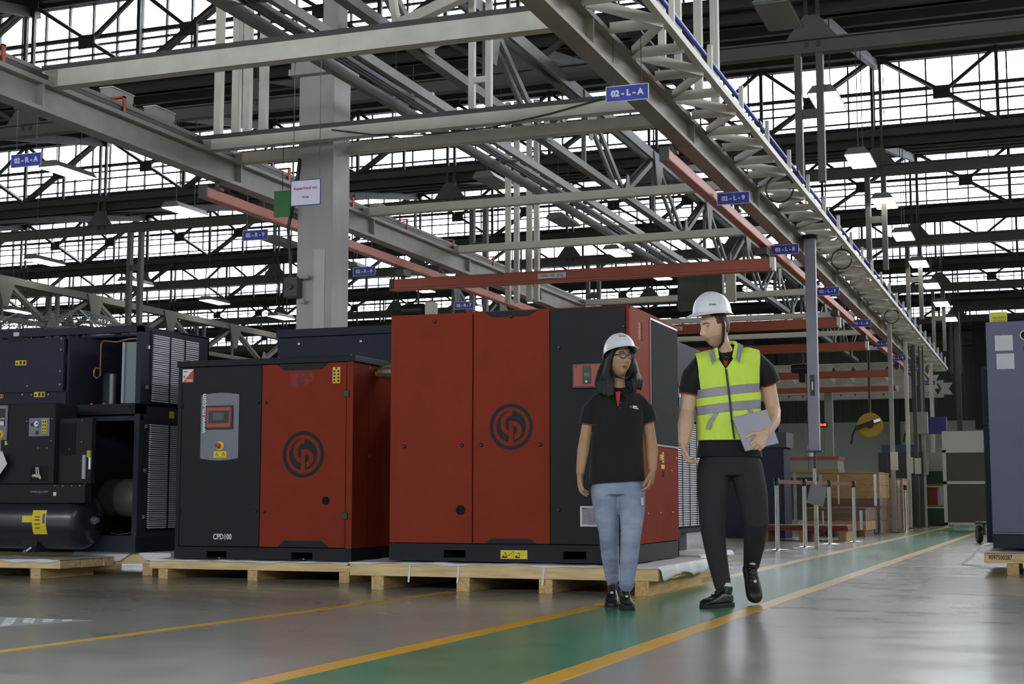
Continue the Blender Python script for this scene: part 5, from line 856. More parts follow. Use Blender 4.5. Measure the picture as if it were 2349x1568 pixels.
# ================================================================== people
V = Vector
def ell(mb, c, ax, ay, az, n=16, m=10):
    """closed ellipsoid with half-axis vectors"""
    c, ax, ay, az = map(Vector, (c, ax, ay, az)); vs = [c + az]; fs = []
    for i in range(1, m):
        p = math.pi*i/m
        vs += [c + az*math.cos(p) + (ax*math.cos(2*math.pi*j/n) + ay*math.sin(2*math.pi*j/n))*math.sin(p) for j in range(n)]
    vs.append(c - az)
    for j in range(n): fs.append((0, 1 + j, 1 + (j+1) % n)); fs.append((len(vs)-1, 1 + (m-2)*n + (j+1) % n, 1 + (m-2)*n + j))
    for i in range(m-2):
        for j in range(n): fs.append((1 + i*n + j, 1 + (i+1)*n + j, 1 + (i+1)*n + (j+1) % n, 1 + i*n + (j+1) % n))
    return mb.add(vs, fs)
def limb(mb, pts, rs, n=14):
    """tapering limb with rounded ends"""
    P = [V(p) for p in pts]; d0 = (P[0] - P[1]).normalized(); d1 = (P[-1] - P[-2]).normalized()
    pp = [P[0] + d0*rs[0]*0.95, P[0] + d0*rs[0]*0.6] + P + [P[-1] + d1*rs[-1]*0.6, P[-1] + d1*rs[-1]*0.95]
    return mb.tube(pp, [rs[0]*0.35, rs[0]*0.8] + list(rs) + [rs[-1]*0.8, rs[-1]*0.35], n)
def torso(mb, rings, n=28):
    """rings: (cx, cy, z, half width, half depth, squareness)"""
    vs = []; fs = []
    for cx, cy, z, w, d, e in rings:
        for j in range(n):
            t = 2*math.pi*j/n; c, s = math.cos(t), math.sin(t)
            vs.append((cx + w*math.copysign(abs(c)**e, c), cy + d*math.copysign(abs(s)**e, s), z))
    m = len(rings)
    for i in range(m-1):
        for j in range(n): fs.append((i*n+j, i*n+(j+1) % n, (i+1)*n+(j+1) % n, (i+1)*n+j))
    fs += [tuple(range(n))[::-1], tuple(range((m-1)*n, m*n))]
    return mb.add(vs, fs)
def fuse(mb, voxel, smooth=4):
    """grow the collected shapes into one continuous skin"""
    o = bpy.data.objects.new('fuse', mb.mesh('fuse')); COL.objects.link(o)
    r = o.modifiers.new('r', 'REMESH'); r.mode = 'VOXEL'; r.voxel_size = voxel
    if smooth: s = o.modifiers.new('s', 'SMOOTH'); s.factor = 0.5; s.iterations = smooth
    bpy.context.view_layer.update(); dg = bpy.context.evaluated_depsgraph_get()
    me = bpy.data.meshes.new_from_object(o.evaluated_get(dg)); bpy.data.objects.remove(o)
    me.polygons.foreach_set('use_smooth', [True]*len(me.polygons)); return me
def mesh_obj(name, me, mats, parent=None):
    me.materials.clear()
    for m in mats: me.materials.append(m)
    o = bpy.data.objects.new(name, me); COL.objects.link(o); o.parent = parent; return o
def cut(me, planes):
    """slice a mesh along planes (point, normal) so that edges run cleanly there"""
    bm = bmesh.new(); bm.from_mesh(me)
    for co, no in planes: bmesh.ops.bisect_plane(bm, geom=bm.verts[:] + bm.edges[:] + bm.faces[:], plane_co=co, plane_no=no)
    return bm
def keep(bm, test, name):
    b2 = bm.copy(); bmesh.ops.delete(b2, geom=[f for f in b2.faces if not test(f.calc_center_median())], context='FACES')
    me = bpy.data.meshes.new(name); b2.to_mesh(me); b2.free(); me.polygons.foreach_set('use_smooth', [True]*len(me.polygons)); return me
class Head:
    def __init__(s, c, face_deg, pitch_deg, roll_deg=0.0, k=1.0, fem=False):
        """face_deg: 0 looks at -y, positive turns towards +x"""
        a = math.radians(face_deg); M = Matrix.Rotation(a, 3, 'Z') @ Matrix.Rotation(math.radians(pitch_deg), 3, 'X') @ Matrix.Rotation(math.radians(roll_deg), 3, 'Y')
        s.c = V(c); s.M = M; s.k = k; s.fem = fem
    def w(s, x, y, z): return s.c + s.M @ V((x*s.k, -y*s.k, z*s.k))      # y: forward out of the face
    def surf(s, th, ph, off=0.0):
        dx, dy, dz = math.sin(ph)*math.sin(th), math.sin(ph)*math.cos(th), math.cos(ph)
        x, y, z = dx*0.0765, dy*0.098, dz*0.125
        g = lambda v, c, q: math.exp(-((v - c)/q)**2)
        if z < 0:
            t = -z/0.125; x *= 1 - (0.22 if s.fem else 0.22)*t**1.3
            if dy < 0: y *= 1 - 0.45*t
            else: y *= 1 - 0.10*t*t
        ax = abs(x)
        if dy > 0:
            y += (0.022 if s.fem else 0.027)*g(x, 0, 0.0125)*g(z, -0.022, 0.017) + (0.011 if s.fem else 0.016)*g(x, 0, 0.0095)*g(z, 0.005, 0.026)
            y += 0.008*g(ax, 0.013, 0.007)*g(z, -0.031, 0.010)
            y -= 0.013*g(ax, 0.033, 0.017)*g(z, 0.016, 0.013)
            y += 0.006*g(ax, 0.03, 0.026)*g(z, 0.040, 0.011)
            y += 0.006*g(x, 0, 0.021)*g(z, -0.060, 0.013) - 0.005*g(x, 0, 0.024)*g(z, -0.060, 0.0035)
            y += 0.010*g(x, 0, 0.022)*g(z, -0.1, 0.018) + 0.004*g(ax, 0.045, 0.022)*g(z, -0.012, 0.026)
        return x + dx*off, y + dy*off, z + dz*off
    def grid(s, mb, nu=72, nv=56, off=0.0):
        vs = []; fs = []
        for i in range(nv + 1):
            for j in range(nu): vs.append(s.w(*s.surf(2*math.pi*j/nu, math.pi*max(1e-3, min(nv - 1e-3, i))/nv, off)))
        for i in range(nv):
            for j in range(nu): fs.append((i*nu + j, (i+1)*nu + j, (i+1)*nu + (j+1) % nu, i*nu + (j+1) % nu))
        fs += [tuple(range(nu)), tuple(range(nv*nu, (nv+1)*nu))[::-1]]
        return mb.add(vs, fs)
    def patch(s, name, m, parent, test, off=0.004, nu=96, nv=72, thick=0.004):
        """shell over part of the skull (hair, stubble)"""
        vs = []; idx = {}; fs = []
        for i in range(nv):
            for j in range(nu):
                q = [(i + a, (j + b) % nu) for a, b in ((0, 0), (1, 0), (1, 1), (0, 1))]
                c = s.surf(2*math.pi*(j + 0.5)/nu, math.pi*(i + 0.5)/nv)
                if not test(*c): continue
                f = []
                for (a, b) in q:
                    if (a, b) not in idx: idx[(a, b)] = len(vs); vs.append(s.w(*s.surf(2*math.pi*b/nu, math.pi*max(1e-3, min(nv - 1e-3, a))/nv, off)))
                    f.append(idx[(a, b)])
                fs.append(tuple(f))
        o = MB().add(vs, fs).build(name, m, parent, True); sd = o.modifiers.new('solid', 'SOLIDIFY'); sd.thickness = thick; sd.offset = -1; return o
    def features(s, parent, brow_m, lip_m, iris_m, brow_w=0.0045, open_=1.0):
        M_eye = mat('eye_white', (225, 222, 216), 0.25)
        for sx in (-1, 1):
            e = ell(MB(), s.w(sx*0.032, 0.0672, 0.016), (s.M @ V((0.0145, 0, 0)))*s.k, (s.M @ V((0, 0.0125, 0)))*s.k, (s.M @ V((0, 0, 0.0075*open_)))*s.k, 14, 8).build('eye', M_eye, parent, True)
            ell(MB(), s.w(sx*0.032, 0.0768, 0.016), (s.M @ V((0.0058, 0, 0)))*s.k, (s.M @ V((0, 0.004, 0)))*s.k, (s.M @ V((0, 0, 0.0058*open_)))*s.k, 12, 8).build('iris', iris_m, e, True)
            P = [s.w(*q) for q in ((sx*0.018, 0.0885, 0.0155), (sx*0.025, 0.0835, 0.0235), (sx*0.034, 0.0795, 0.0245), (sx*0.047, 0.0685, 0.0175))]
            MB().tube(P, [0.0008, 0.0015, 0.0015, 0.0008], 6).build('eyelid', brow_m, e)
            P = [s.w(*q) for q in ((sx*0.013, 0.0985, 0.037), (sx*0.028, 0.0965, 0.043), (sx*0.042, 0.086, 0.042), (sx*0.053, 0.0745, 0.033))]
            MB().tube(P, [brow_w*0.7, brow_w, brow_w*0.85, brow_w*0.3], 6).build('eyebrow', brow_m, parent, True)
        up = [s.w(*q) for q in ((-0.023, 0.0775, -0.0605), (-0.011, 0.0862, -0.0575), (0, 0.0885, -0.0582), (0.011, 0.0862, -0.0575), (0.023, 0.0775, -0.0605))]
        lo = [s.w(*q) for q in ((-0.022, 0.0775, -0.0618), (-0.011, 0.0855, -0.0648), (0, 0.0875, -0.0655), (0.011, 0.0855, -0.0648), (0.022, 0.0775, -0.0618))]
        MB().tube(up, [0.001, 0.0030, 0.0032, 0.0030, 0.001], 8).build('upper_lip', lip_m, parent, True); MB().tube(lo, [0.001, 0.0036, 0.0042, 0.0036, 0.001], 8).build('lower_lip', lip_m, parent, True)
    def ears(s, mb):
        for sx in (-1, 1): ell(mb, s.w(sx*0.079, -0.012, 0.004), (s.M @ V((0.008, 0.004, 0)))*s.k, (s.M @ V((0, 0.017, 0)))*s.k, (s.M @ V((0, 0.004, 0.031)))*s.k)
def helmet(Hd, parent, tilt=0.0, k=1.0, up=0.055, logo=None, side_logo=None, pk=0.055):
    """hard hat: ribbed dome, rolled edge and peak"""
    M_hat = mat('helmet_white', (236, 234, 240), 0.32, coat=0.2); R = Matrix.Rotation(math.radians(tilt), 3, 'X'); n, m = 72, 18; vs = []; fs = []
    def pt(a, t):
        # a: angle from the front, t: 0 crown .. 1 rim
        fx, fy = math.sin(a), math.cos(a); ph = t*math.pi/2*1.02
        rx, ry, h = 0.106, 0.128, 0.130
        rib = 0.004*math.exp(-(abs(fx*math.sin(ph)*rx)/0.02)**2*1.0)*max(0.0, math.cos(ph))**0.3 + 0.003*math.exp(-((abs(fx*math.sin(ph))*rx - 0.045)/0.010)**2)*max(0, math.cos(ph))
        x, y, z = fx*rx*math.sin(ph)**0.9, fy*ry*math.sin(ph)**0.9, h*math.cos(ph) + rib
        if t > 0.94: q = (t - 0.94)/0.06; x *= 1 + 0.03*q; y *= 1 + 0.03*q
        return x, y, z
    def world(x, y, z): v = R @ V((x, -y, z)); return Hd.w(v.x*k, -v.y*k, v.z*k + up)
    for i in range(m + 1):
        for j in range(n): vs.append(world(*pt(2*math.pi*j/n, max(0.004, i/m))))
    # peak: extra rim rows reaching forward
    for row, ext in ((1, 0.5), (2, 1.0)):
        for j in range(n):
            a = 2*math.pi*j/n; x, y, z = pt(a, 1.0); fy = math.cos(a); e = (0.012 + pk*max(0, fy)**1.6)*ext
            vs.append(world(x*(1 + e/0.15*0.6), y*(1 + e/0.15) if y > 0 else y*(1 + e/0.16), z - (0.008 + 0.016*max(0, fy)**2)*ext))
    for i in range(m + 2):
        for j in range(n): fs.append((i*n + j, (i+1)*n + j, (i+1)*n + (j+1) % n, i*n + (j+1) % n))
    fs.append(tuple(range(n)))
    H = MB().add(vs, fs).build('helmet', M_hat, parent, True); sd = H.modifiers.new('solid', 'SOLIDIFY'); sd.thickness = 0.003; sd.offset = -1
    def badge(a, t, s, col):
        x, y, z = pt(a, t); c = world(x, y, z); x2, y2, z2 = pt(a + 0.1, t); x3, y3, z3 = pt(a, t - 0.05)
        ex = (world(x2, y2, z2) - c).normalized(); 
        if ex.x < 0: ex = -ex
        ey = (world(x3, y3, z3) - c).normalized(); nz = ex.cross(ey).normalized()
        if nz.y > 0: nz = -nz
        o = MB().ring(c + nz*0.0015, 0.5*s, s, nz, 0.001, 20, ex=ex).build('badge', col, H)
        mb = MB()
        for r_, wd in ((0.35, 3.6), (-0.45, 4.4)): mb.prism([(1.5*s, r_*s - 0.3*s), (1.5*s + wd*s, r_*s - 0.3*s), (1.5*s + wd*s, r_*s + 0.3*s), (1.5*s, r_*s + 0.3*s)], c + nz*0.0015, ex, ey, nz, 0.001)
        mb.build('badge_text', mat('badge_grey', (110, 106, 112), 0.5), H)
    if logo: badge(*logo, mat('badge_red', (190, 60, 50), 0.5))
    if side_logo: badge(*side_logo, mat('badge_grey', (110, 106, 112), 0.5))
    return H
def hand(mb, wrist, d, pn, side, curl=(20, 30, 25), k=1.0, spread=6, thumb=(0.6, 0.3), tcurl=15, nails=None):
    """palm and five fingers; d: along the hand, pn: palm normal (fingers curl towards it), side: towards the thumb"""
    w, d, pn = V(wrist), V(d).normalized(), V(pn); pn = (pn - d*pn.dot(d)).normalized(); sd = d.cross(pn).normalized()
    if sd.dot(V(side)) < 0: sd = -sd
    P = lambda a, b, c: w + d*(a*k) + sd*(b*k) + pn*(c*k)
    # palm as a loft of flat ovals
    vs = []; fs = []; n = 16; rows_ = ((-0.01, 0.0, 0.026, 0.019), (0.02, 0.0, 0.031, 0.018), (0.05, 0.0, 0.039, 0.016), (0.08, 0.0, 0.041, 0.0135), (0.092, 0.0, 0.038, 0.011))
    for a, b, wd, th in rows_:
        for j in range(n): t = 2*math.pi*j/n; vs.append(P(a, b + wd*math.cos(t), th*math.sin(t)))
    for i in range(len(rows_) - 1):
        for j in range(n): fs.append((i*n+j, i*n+(j+1) % n, (i+1)*n+(j+1) % n, (i+1)*n+j))
    fs += [tuple(range(n))[::-1], tuple(range((len(rows_)-1)*n, len(rows_)*n))]; mb.add(vs, fs)
    for f, (off, ln) in enumerate(((0.031, 0.074), (0.0105, 0.082), (-0.0105, 0.076), (-0.031, 0.060))):
        base = P(0.083 - 0.004*abs(f - 1), off, 0.0); ang = 0.0; q = base; pts = [base - d*0.02*k, base]; dirn = (d + sd*math.radians(spread)*(1.5 - f)*0.6).normalized()
        for sgm, c_ in zip((0.44, 0.31, 0.25), curl):
            ang += math.radians(c_ + 3*f); q = q + (dirn*math.cos(ang) + pn*math.sin(ang))*(ln*sgm*k); pts.append(q)
        limb(mb, pts, [0.0095*k, 0.0098*k, 0.0090*k, 0.0080*k, 0.0068*k], 10)
        if nails is not None: nails.append((pts[-1], (pts[-1] - pts[-2]).normalized()))
    b = P(0.022, 0.026, 0.004); t1 = b + (d*thumb[0] + sd*thumb[1] + pn*0.22).normalized()*0.042*k; dd = (d*(thumb[0] + 0.4) + sd*thumb[1]*0.5 + pn*(0.22 + math.radians(tcurl))).normalized(); t2 = t1 + dd*0.032*k; t3 = t2 + (dd + pn*math.radians(tcurl)*0.6).normalized()*0.026*k
    limb(mb, [P(0.012, 0.012, 0.0), b, t1, t2, t3], [0.015*k, 0.0155*k, 0.0115*k, 0.0105*k, 0.008*k], 10)
def shoe(name, heel, d, parent, pitch=0.0, L_=0.285, k=1.0, sock=None):
    """laced safety shoe: sole, upper with steel toe, tongue and laces"""
    T = empty(name, heel); T.parent = parent; T.rotation_euler = (math.radians(pitch), 0, math.atan2(-d[0], d[1])*1.0)   # local +y runs from heel to toe
    M_sh = mat('shoe_leather', (24, 24, 25), 0.42, bump=0.1, bscale=60); M_so = mat('shoe_sole', (15, 15, 16), 0.7)
    R_ = ((0.0, 0.026, 0.075), (0.03, 0.034, 0.088), (0.08, 0.036, 0.095), (0.12, 0.037, 0.098), (0.16, 0.043, 0.084), (0.20, 0.047, 0.068), (0.235, 0.048, 0.062), (0.265, 0.043, 0.055), (0.283, 0.028, 0.04), (0.29, 0.012, 0.025))
    n = 18; vs = []; fs = []
    for y, w_, h in R_:
        for j in range(n):
            t = 2*math.pi*j/n; c, s_ = math.cos(t), math.sin(t); vs.append((w_*k*math.copysign(abs(c)**0.8, c), y*k, (0.022 + (h - 0.022)*0.5 + (h - 0.022)*0.5*math.copysign(abs(s_)**0.75, s_))*k))
    for i in range(len(R_) - 1):
        for j in range(n): fs.append((i*n+j, i*n+(j+1) % n, (i+1)*n+(j+1) % n, (i+1)*n+j))
    fs += [tuple(range(n))[::-1], tuple(range((len(R_)-1)*n, len(R_)*n))]
    u = MB().add(vs, fs).build('upper', M_sh, T, True); sb = u.modifiers.new('sub', 'SUBSURF'); sb.levels = 1; sb.render_levels = 1
    MB().lathe([(0.036*k, 0.0), (0.041*k, 0.03*k), (0.038*k, 0.045*k), (0.03*k, 0.046*k)], (0, 0.055*k, 0.082*k), (0, -0.15, 1), 20).build('collar', M_sh, T, True)
    ol = [(w_*1.06, y) for y, w_, h in R_]; poly = [(a*k, b*k) for a, b in ol] + [(-a*k, b*k) for a, b in ol[::-1]]
    MB().prism(poly, (0, 0, 0), (1, 0, 0), (0, 1, 0), (0, 0, 1), 0.028*k).build('sole', M_so, T, bevel=0.004)
    MB().prism([(-0.014*k, 0), (0.014*k, 0), (0.019*k, 0.085*k), (-0.019*k, 0.085*k)], (0, 0.182*k, 0.074*k), (1, 0, 0), (0, -0.88, 0.48), (0, 0.48, 0.88), 0.004).build('tongue', M_sh, T)
    for i in range(4):
        y = (0.175 - i*0.024)*k; z = (0.085 + i*0.011)*k
        MB().tube([(-0.024*k, y, z - 0.004), (0, y - 0.008, z + 0.007), (0.024*k, y - 0.018*k, z + 0.002)], 0.0032, 6).tube([(0.024*k, y, z - 0.004), (0, y - 0.008, z + 0.009), (-0.024*k, y - 0.018*k, z + 0.002)], 0.0032, 6).build('lace', mat('lace_black', (34, 34, 34), 0.7), T)
        for sx in (-1, 1): MB().lathe([(0.0035, 0), (0.0035, 0.002)], (sx*0.0265*k, y, z + 0.002), (0, 0, 1), 8).build('eyelet', M_bolt, T)
    if sock: MB().lathe([(0.034*k, 0), (0.034*k, 0.03*k), (0.03*k, 0.05*k)], (0, 0.055*k, 0.1*k), (0, -0.1, 1), 18).build('sock', mat('sock_white', (214, 212, 210), 0.8), T, True)
    MB().lathe([(0.010, 0), (0.010, 0.002), (0, 0.002)], (0, 0.182*k, 0.09*k), (0, 0.6, 0.8), 14).build('shoe_badge', mat('badge_white', (210, 206, 206), 0.5), T)
    return T
M_skm = mat('skin_light', (214, 174, 148), 0.55, var=0.06, scale=14, bump=0.04, bscale=160); M_skw = mat('skin_tan', (182, 140, 108), 0.55, var=0.06, scale=14, bump=0.04, bscale=160); M_stub = mat('stubble_skin', (188, 150, 126), 0.65, var=0.1, scale=60)
M_polo = mat('black_polo', (13, 13, 14), 0.85, bump=0.6, bscale=8, bdist=0.03, stretch=(1, 1, 0.45), sheen=0.1); M_trs = mat('charcoal_trousers', (38, 38, 42), 0.85, var=0.08, scale=12, bump=0.6, bscale=8, bdist=0.03, stretch=(1, 1, 0.6))
M_hiv = mat('hi_vis_yellow', (214, 242, 88), 0.7, var=0.04, scale=9, bump=0.6, bscale=7, bdist=0.03, stretch=(1, 1, 0.7)); M_refl = mat('reflective_grey', (150, 145, 158), 0.4, var=0.08, scale=20); M_hairm = mat('brown_hair', (84, 62, 46), 0.7, var=0.3, scale=70, stretch=(1, 1, 0.2)); M_hairw = mat('black_hair', (11, 9, 8), 0.6, var=0.3, scale=60, bump=0.5, bscale=70, stretch=(1, 1, 0.12)); M_trim = mat('red_trim', (176, 40, 34), 0.6); M_strapb = mat('strap_black', (18, 18, 19), 0.6)
M_irisd = mat('iris_dark', (36, 24, 18), 0.2)
# ---------------------------------------------------------------- the man
def build_man():
    H = Head((-0.092, -0.03, 1.722), -62, 14, 0, 1.0); mb = MB(); H.grid(mb); H.ears(mb)
    limb(mb, [(-0.07, 0.0, 1.67), (-0.045, 0.02, 1.60), (-0.03, 0.03, 1.52)], [0.056, 0.058, 0.07])                       # neck
    torso(mb, [(-0.02, 0.03, 0.92, 0.14, 0.09, 0.9), (-0.015, 0.03, 1.05, 0.14, 0.09, 0.9), (-0.01, 0.03, 1.3, 0.16, 0.10, 0.9), (-0.015, 0.03, 1.45, 0.17, 0.09, 0.9), (-0.02, 0.03, 1.53, 0.12, 0.06, 1.0), (-0.03, 0.03, 1.56, 0.06, 0.045, 1.0)])
    limb(mb, [(-0.195, 0.03, 1.45), (-0.245, 0.03, 1.34), (-0.268, 0.02, 1.19)], [0.045, 0.05, 0.044]); limb(mb, [(-0.268, 0.02, 1.19), (-0.285, -0.03, 1.11), (-0.306, -0.09, 1.005)], [0.046, 0.052, 0.035])
    hand(mb, (-0.308, -0.10, 0.995), (0.12, -0.25, -1.0), (1.0, -0.45, 0.15), (0.1, -1, 0.1), (24, 30, 26), 1.08, spread=3, thumb=(0.75, 0.45), tcurl=10)
    limb(mb, [(0.185, 0.03, 1.47), (0.245, 0.05, 1.36), (0.278, 0.06, 1.21)], [0.045, 0.051, 0.045]); limb(mb, [(0.278, 0.06, 1.21), (0.252, -0.03, 1.14), (0.196, -0.14, 1.06)], [0.047, 0.053, 0.036])
    hand(mb, (0.19, -0.15, 1.052), (-0.62, -0.42, -0.78), (-0.35, 0.85, -0.25), (-0.7, -0.4, 0.5), (38, 48, 40), 1.06, spread=2, thumb=(0.55, 0.75), tcurl=4)
    for sx, hp, kn, an in ((-1, (-0.105, 0.03, 0.92), (-0.135, -0.06, 0.5), (-0.07, -0.07, 0.12)), (1, (0.075, 0.04, 0.92), (0.145, -0.02, 0.51), (0.145, 0.20, 0.22))): limb(mb, [hp, V(hp).lerp(V(kn), 0.5), kn, V(kn).lerp(V(an), 0.35), an], [0.075, 0.065, 0.05, 0.048, 0.035])
    me = fuse(mb, 0.0042, 3); o = mesh_obj('person', me, [M_skm, M_stub])
    for p in me.polygons:                                                            # beard shadow on jaw, chin and upper lip
        v = H.M.inverted() @ (p.center - H.c); x, y, z = v.x, -v.y, v.z
        if y > 0.0 and -0.12 < z < -0.046 - 0.2*max(0, 0.06 - y)*0: p.material_index = 1
    H.features(o, mat('brow_brown', (92, 66, 50), 0.8), mat('lips_pink', (182, 124, 106), 0.5), M_irisd, 0.0036, 0.62)
    H.patch('hair', M_hairm, o, lambda x, y, z: z > -0.045 and ((y < 0.0 and z > -0.06 + 0.3*max(0, y + 0.04)) or (y < 0.03 and z > 0.02) or (z > 0.07 and y < 0.05)) and not (abs(x) > 0.06 and -0.03 < y < 0.008 and z < 0.03), 0.003)
    helmet(H, o, -11, 1.0, 0.095, side_logo=(0.95, 0.78, 0.0065))
    st = [H.w(*q) for q in ((0.083, -0.002, 0.06), (0.084, 0.002, 0.0), (0.079, 0.012, -0.05), (0.06, 0.03, -0.1), (0.03, 0.04, -0.128), (0.0, 0.045, -0.134))]
    for sx in (-1, 1):
        P = [H.w(sx*a, b, c) for a, b, c in ((0.086, -0.002, 0.07), (0.0875, 0.0, 0.0), (0.080, 0.008, -0.05), (0.064, 0.018, -0.098), (0.035, 0.03, -0.124), (0.0, 0.034, -0.13))]
        s_ = MB()
        for a, b in zip(P[:-1], P[1:]): s_.bar(a, b + (b - a)*0.06, 0.004, 0.02, up=H.M @ V((0, -1, 0)))
        s_.build('chin_strap', M_strapb, o)
    # polo shirt
    sh = MB(); torso(sh, [(-0.005, 0.03, 0.905, 0.205, 0.128, 0.85), (-0.008, 0.03, 0.96, 0.200, 0.128, 0.85), (-0.008, 0.03, 1.05, 0.185, 0.12, 0.85), (-0.01, 0.03, 1.25, 0.188, 0.122, 0.85), (-0.012, 0.03, 1.4, 0.20, 0.118, 0.85), (-0.016, 0.03, 1.49, 0.19, 0.098, 0.9), (-0.02, 0.03, 1.545, 0.145, 0.08, 1.0), (-0.028, 0.03, 1.572, 0.085, 0.062, 1.0)])
    limb(sh, [(-0.17, 0.03, 1.49), (-0.225, 0.03, 1.42), (-0.25, 0.03, 1.33)], [0.07, 0.075, 0.071]); limb(sh, [(0.16, 0.03, 1.51), (0.222, 0.045, 1.45), (0.252, 0.05, 1.39)], [0.07, 0.075, 0.072])
    me = fuse(sh, 0.0075, 5)
    pl, pr, nl, nr = V((-0.255, 0.03, 1.304)), V((0.245, 0.05, 1.362)), V((-0.18, 0.05, -1)).normalized(), V((0.36, 0.1, -1)).normalized()
    bm = cut(me, [((0, 0, 0.916), (0, 0, 1)), (pl, nl), (pr, nr), (pl - nl*0.008, nl), (pr - nr*0.008, nr)])
    def in_polo(c): return c.z > 0.916 and not (c.x < -0.178 and (c - pl).dot(nl) > 0 and c.z > 1.22) and not (c.x > 0.175 and (c - pr).dot(nr) > 0 and c.z > 1.27)
    hemt = lambda c: in_polo(c) and ((c.x < -0.185 and -0.008 < (c - pl).dot(nl) < 0) or (c.x > 0.18 and -0.008 < (c - pr).dot(nr) < 0))
    p_ = mesh_obj('polo_shirt', keep(bm, lambda c: in_polo(c) and not hemt(c), 'polo_shirt'), [M_polo], o); mesh_obj('sleeve_trim', keep(bm, hemt, 'sleeve_trim'), [M_trim], p_); bm.free()
    for q in (p_,): s_ = q.modifiers.new('solid', 'SOLIDIFY'); s_.thickness = 0.004
    MB().tube([(-0.085, -0.035, 1.575), (-0.055, -0.062, 1.535), (-0.035, -0.07, 1.515), (-0.01, -0.058, 1.535), (0.03, -0.03, 1.585)], 0.012, 8).build('polo_collar', M_polo, p_, True)
    MB().prism([(-0.055, 1.535), (-0.02, 1.54), (-0.03, 1.475), (-0.043, 1.475)], (0, -0.512, 0), (1, 0, 0), (0, 0.29, 1), (0, 1, 0), 0.012).build('placket', M_trim, p_)
    # trousers
    tr_ = MB(); torso(tr_, [(-0.005, 0.03, 0.80, 0.17, 0.115, 0.85), (-0.005, 0.03, 0.88, 0.185, 0.12, 0.85), (-0.005, 0.03, 0.97, 0.175, 0.11, 0.85)])
    limb(tr_, [(-0.105, 0.03, 0.86), (-0.118, -0.01, 0.68), (-0.135, -0.055, 0.50), (-0.11, -0.05, 0.32), (-0.074, -0.058, 0.125)], [0.104, 0.098, 0.078, 0.066, 0.052], 18)
    limb(tr_, [(0.092, 0.035, 0.86), (0.125, 0.0, 0.68), (0.145, -0.02, 0.51), (0.147, 0.09, 0.37), (0.146, 0.195, 0.245)], [0.106, 0.098, 0.078, 0.066, 0.052], 18)
    ty = mesh_obj('trousers', fuse(tr_, 0.008, 5), [M_trs], o)
    shoe('shoe', (-0.02, -0.045, 0.0), (-0.72, -0.69), o, 0, k=0.97, sock=1); shoe('shoe', (0.128, 0.27, 0.225), (0.12, -1), o, -50, k=0.97, sock=1)
    # hi-vis vest: torso shell with V neck, arm holes and two reflective bands
    vb = MB(); torso(vb, [(-0.004, 0.03, 0.98, 0.2, 0.14, 0.85), (-0.006, 0.03, 1.03, 0.2, 0.14, 0.85), (-0.006, 0.03, 1.12, 0.197, 0.138, 0.85), (-0.01, 0.03, 1.25, 0.2, 0.138, 0.85), (-0.012, 0.03, 1.4, 0.208, 0.134, 0.85), (-0.016, 0.03, 1.49, 0.203, 0.112, 0.9), (-0.02, 0.03, 1.55, 0.162, 0.094, 1.0), (-0.026, 0.03, 1.583, 0.1, 0.075, 1.0)])
    limb(vb, [(-0.12, 0.03, 1.5), (-0.2, 0.03, 1.475)], [0.085, 0.085]); limb(vb, [(0.1, 0.03, 1.52), (0.18, 0.04, 1.50)], [0.085, 0.085])
    me = fuse(vb, 0.0075, 6); vx, vz = -0.04, 1.455
    nL, nR = V((0.86, 0, 0.51)), V((-0.80, 0, 0.60)); s1, s2 = V((-0.197, 0, 1.4)), V((0.176, 0, 1.4)); a1, a2 = V((-1, 0, -0.12)).normalized(), V((1, 0, -0.06)).normalized()
    tl = 0.11; bz = lambda x, z0: z0 + tl*x
    bands = ((1.298, 1.352), (1.194, 1.25)); tn = V((-tl, 0, 1)).normalized()
    pls = [((0, 0, 1.017), (0, 0, 1)), ((vx, 0, vz), nL), ((vx, 0, vz), nR), (s1, a1), (s2, a2)] + [((0, 0, z), tn) for b in bands for z in b]
    bm = cut(me, pls)
    def in_vest(c):
        if c.z < 1.017: return False
        if c.z > 1.33 and ((c - s1).dot(a1) > 0 or (c - s2).dot(a2) > 0): return False
        if c.y < 0.05 and c.z > vz - 0.1 and (c - V((vx, 0, vz))).dot(nL) > 0 and (c - V((vx, 0, vz))).dot(nR) > 0: return False
        if V((c.x + 0.03, c.y - 0.03, 0)).length < 0.078 and c.z > 1.5: return False
        return True
    band = lambda c: any(a < c.z - tl*c.x < b for a, b in bands)
    vest = mesh_obj('safety_vest', keep(bm, lambda c: in_vest(c) and not band(c), 'safety_vest'), [M_hiv], o)
    rf = mesh_obj('reflective_band', keep(bm, lambda c: in_vest(c) and band(c), 'reflective_band'), [M_refl], vest); bm.free()
    for q in (vest, rf): s_ = q.modifiers.new('solid', 'SOLIDIFY'); s_.thickness = 0.004; s_.offset = 1
    yv = lambda z: -0.115 if z < 1.42 else -0.115 + (z - 1.42)*0.35
    zp = MB()
    zz = [(-0.04, 1.455), (-0.03, 1.35), (-0.02, 1.25), (-0.01, 1.13), (0.003, 1.02)]
    for a, b in zip(zz[:-1], zz[1:]): zp.bar((a[0], yv(a[1]) - 0.001, a[1]), (b[0], yv(b[1]) - 0.001, b[1]), 0.012, 0.008, up=(0, 1, 0))
    zp.build('zip', M_black, vest)
    for P in (((-0.115, 1.185), (-0.09, 1.185), (-0.14, 1.11), (-0.145, 1.085), (-0.17, 1.085), (-0.162, 1.12)), ((0.09, 1.205), (0.115, 1.205), (0.135, 1.165), (0.11, 1.165))):
        MB().prism(P, (0, -0.118 if P[0][0] > 0 else -0.108, 0), (1, 0, 0), (0, 0, 1), (0, 1, 0), 0.012).build('pocket_trim', M_refl, vest)
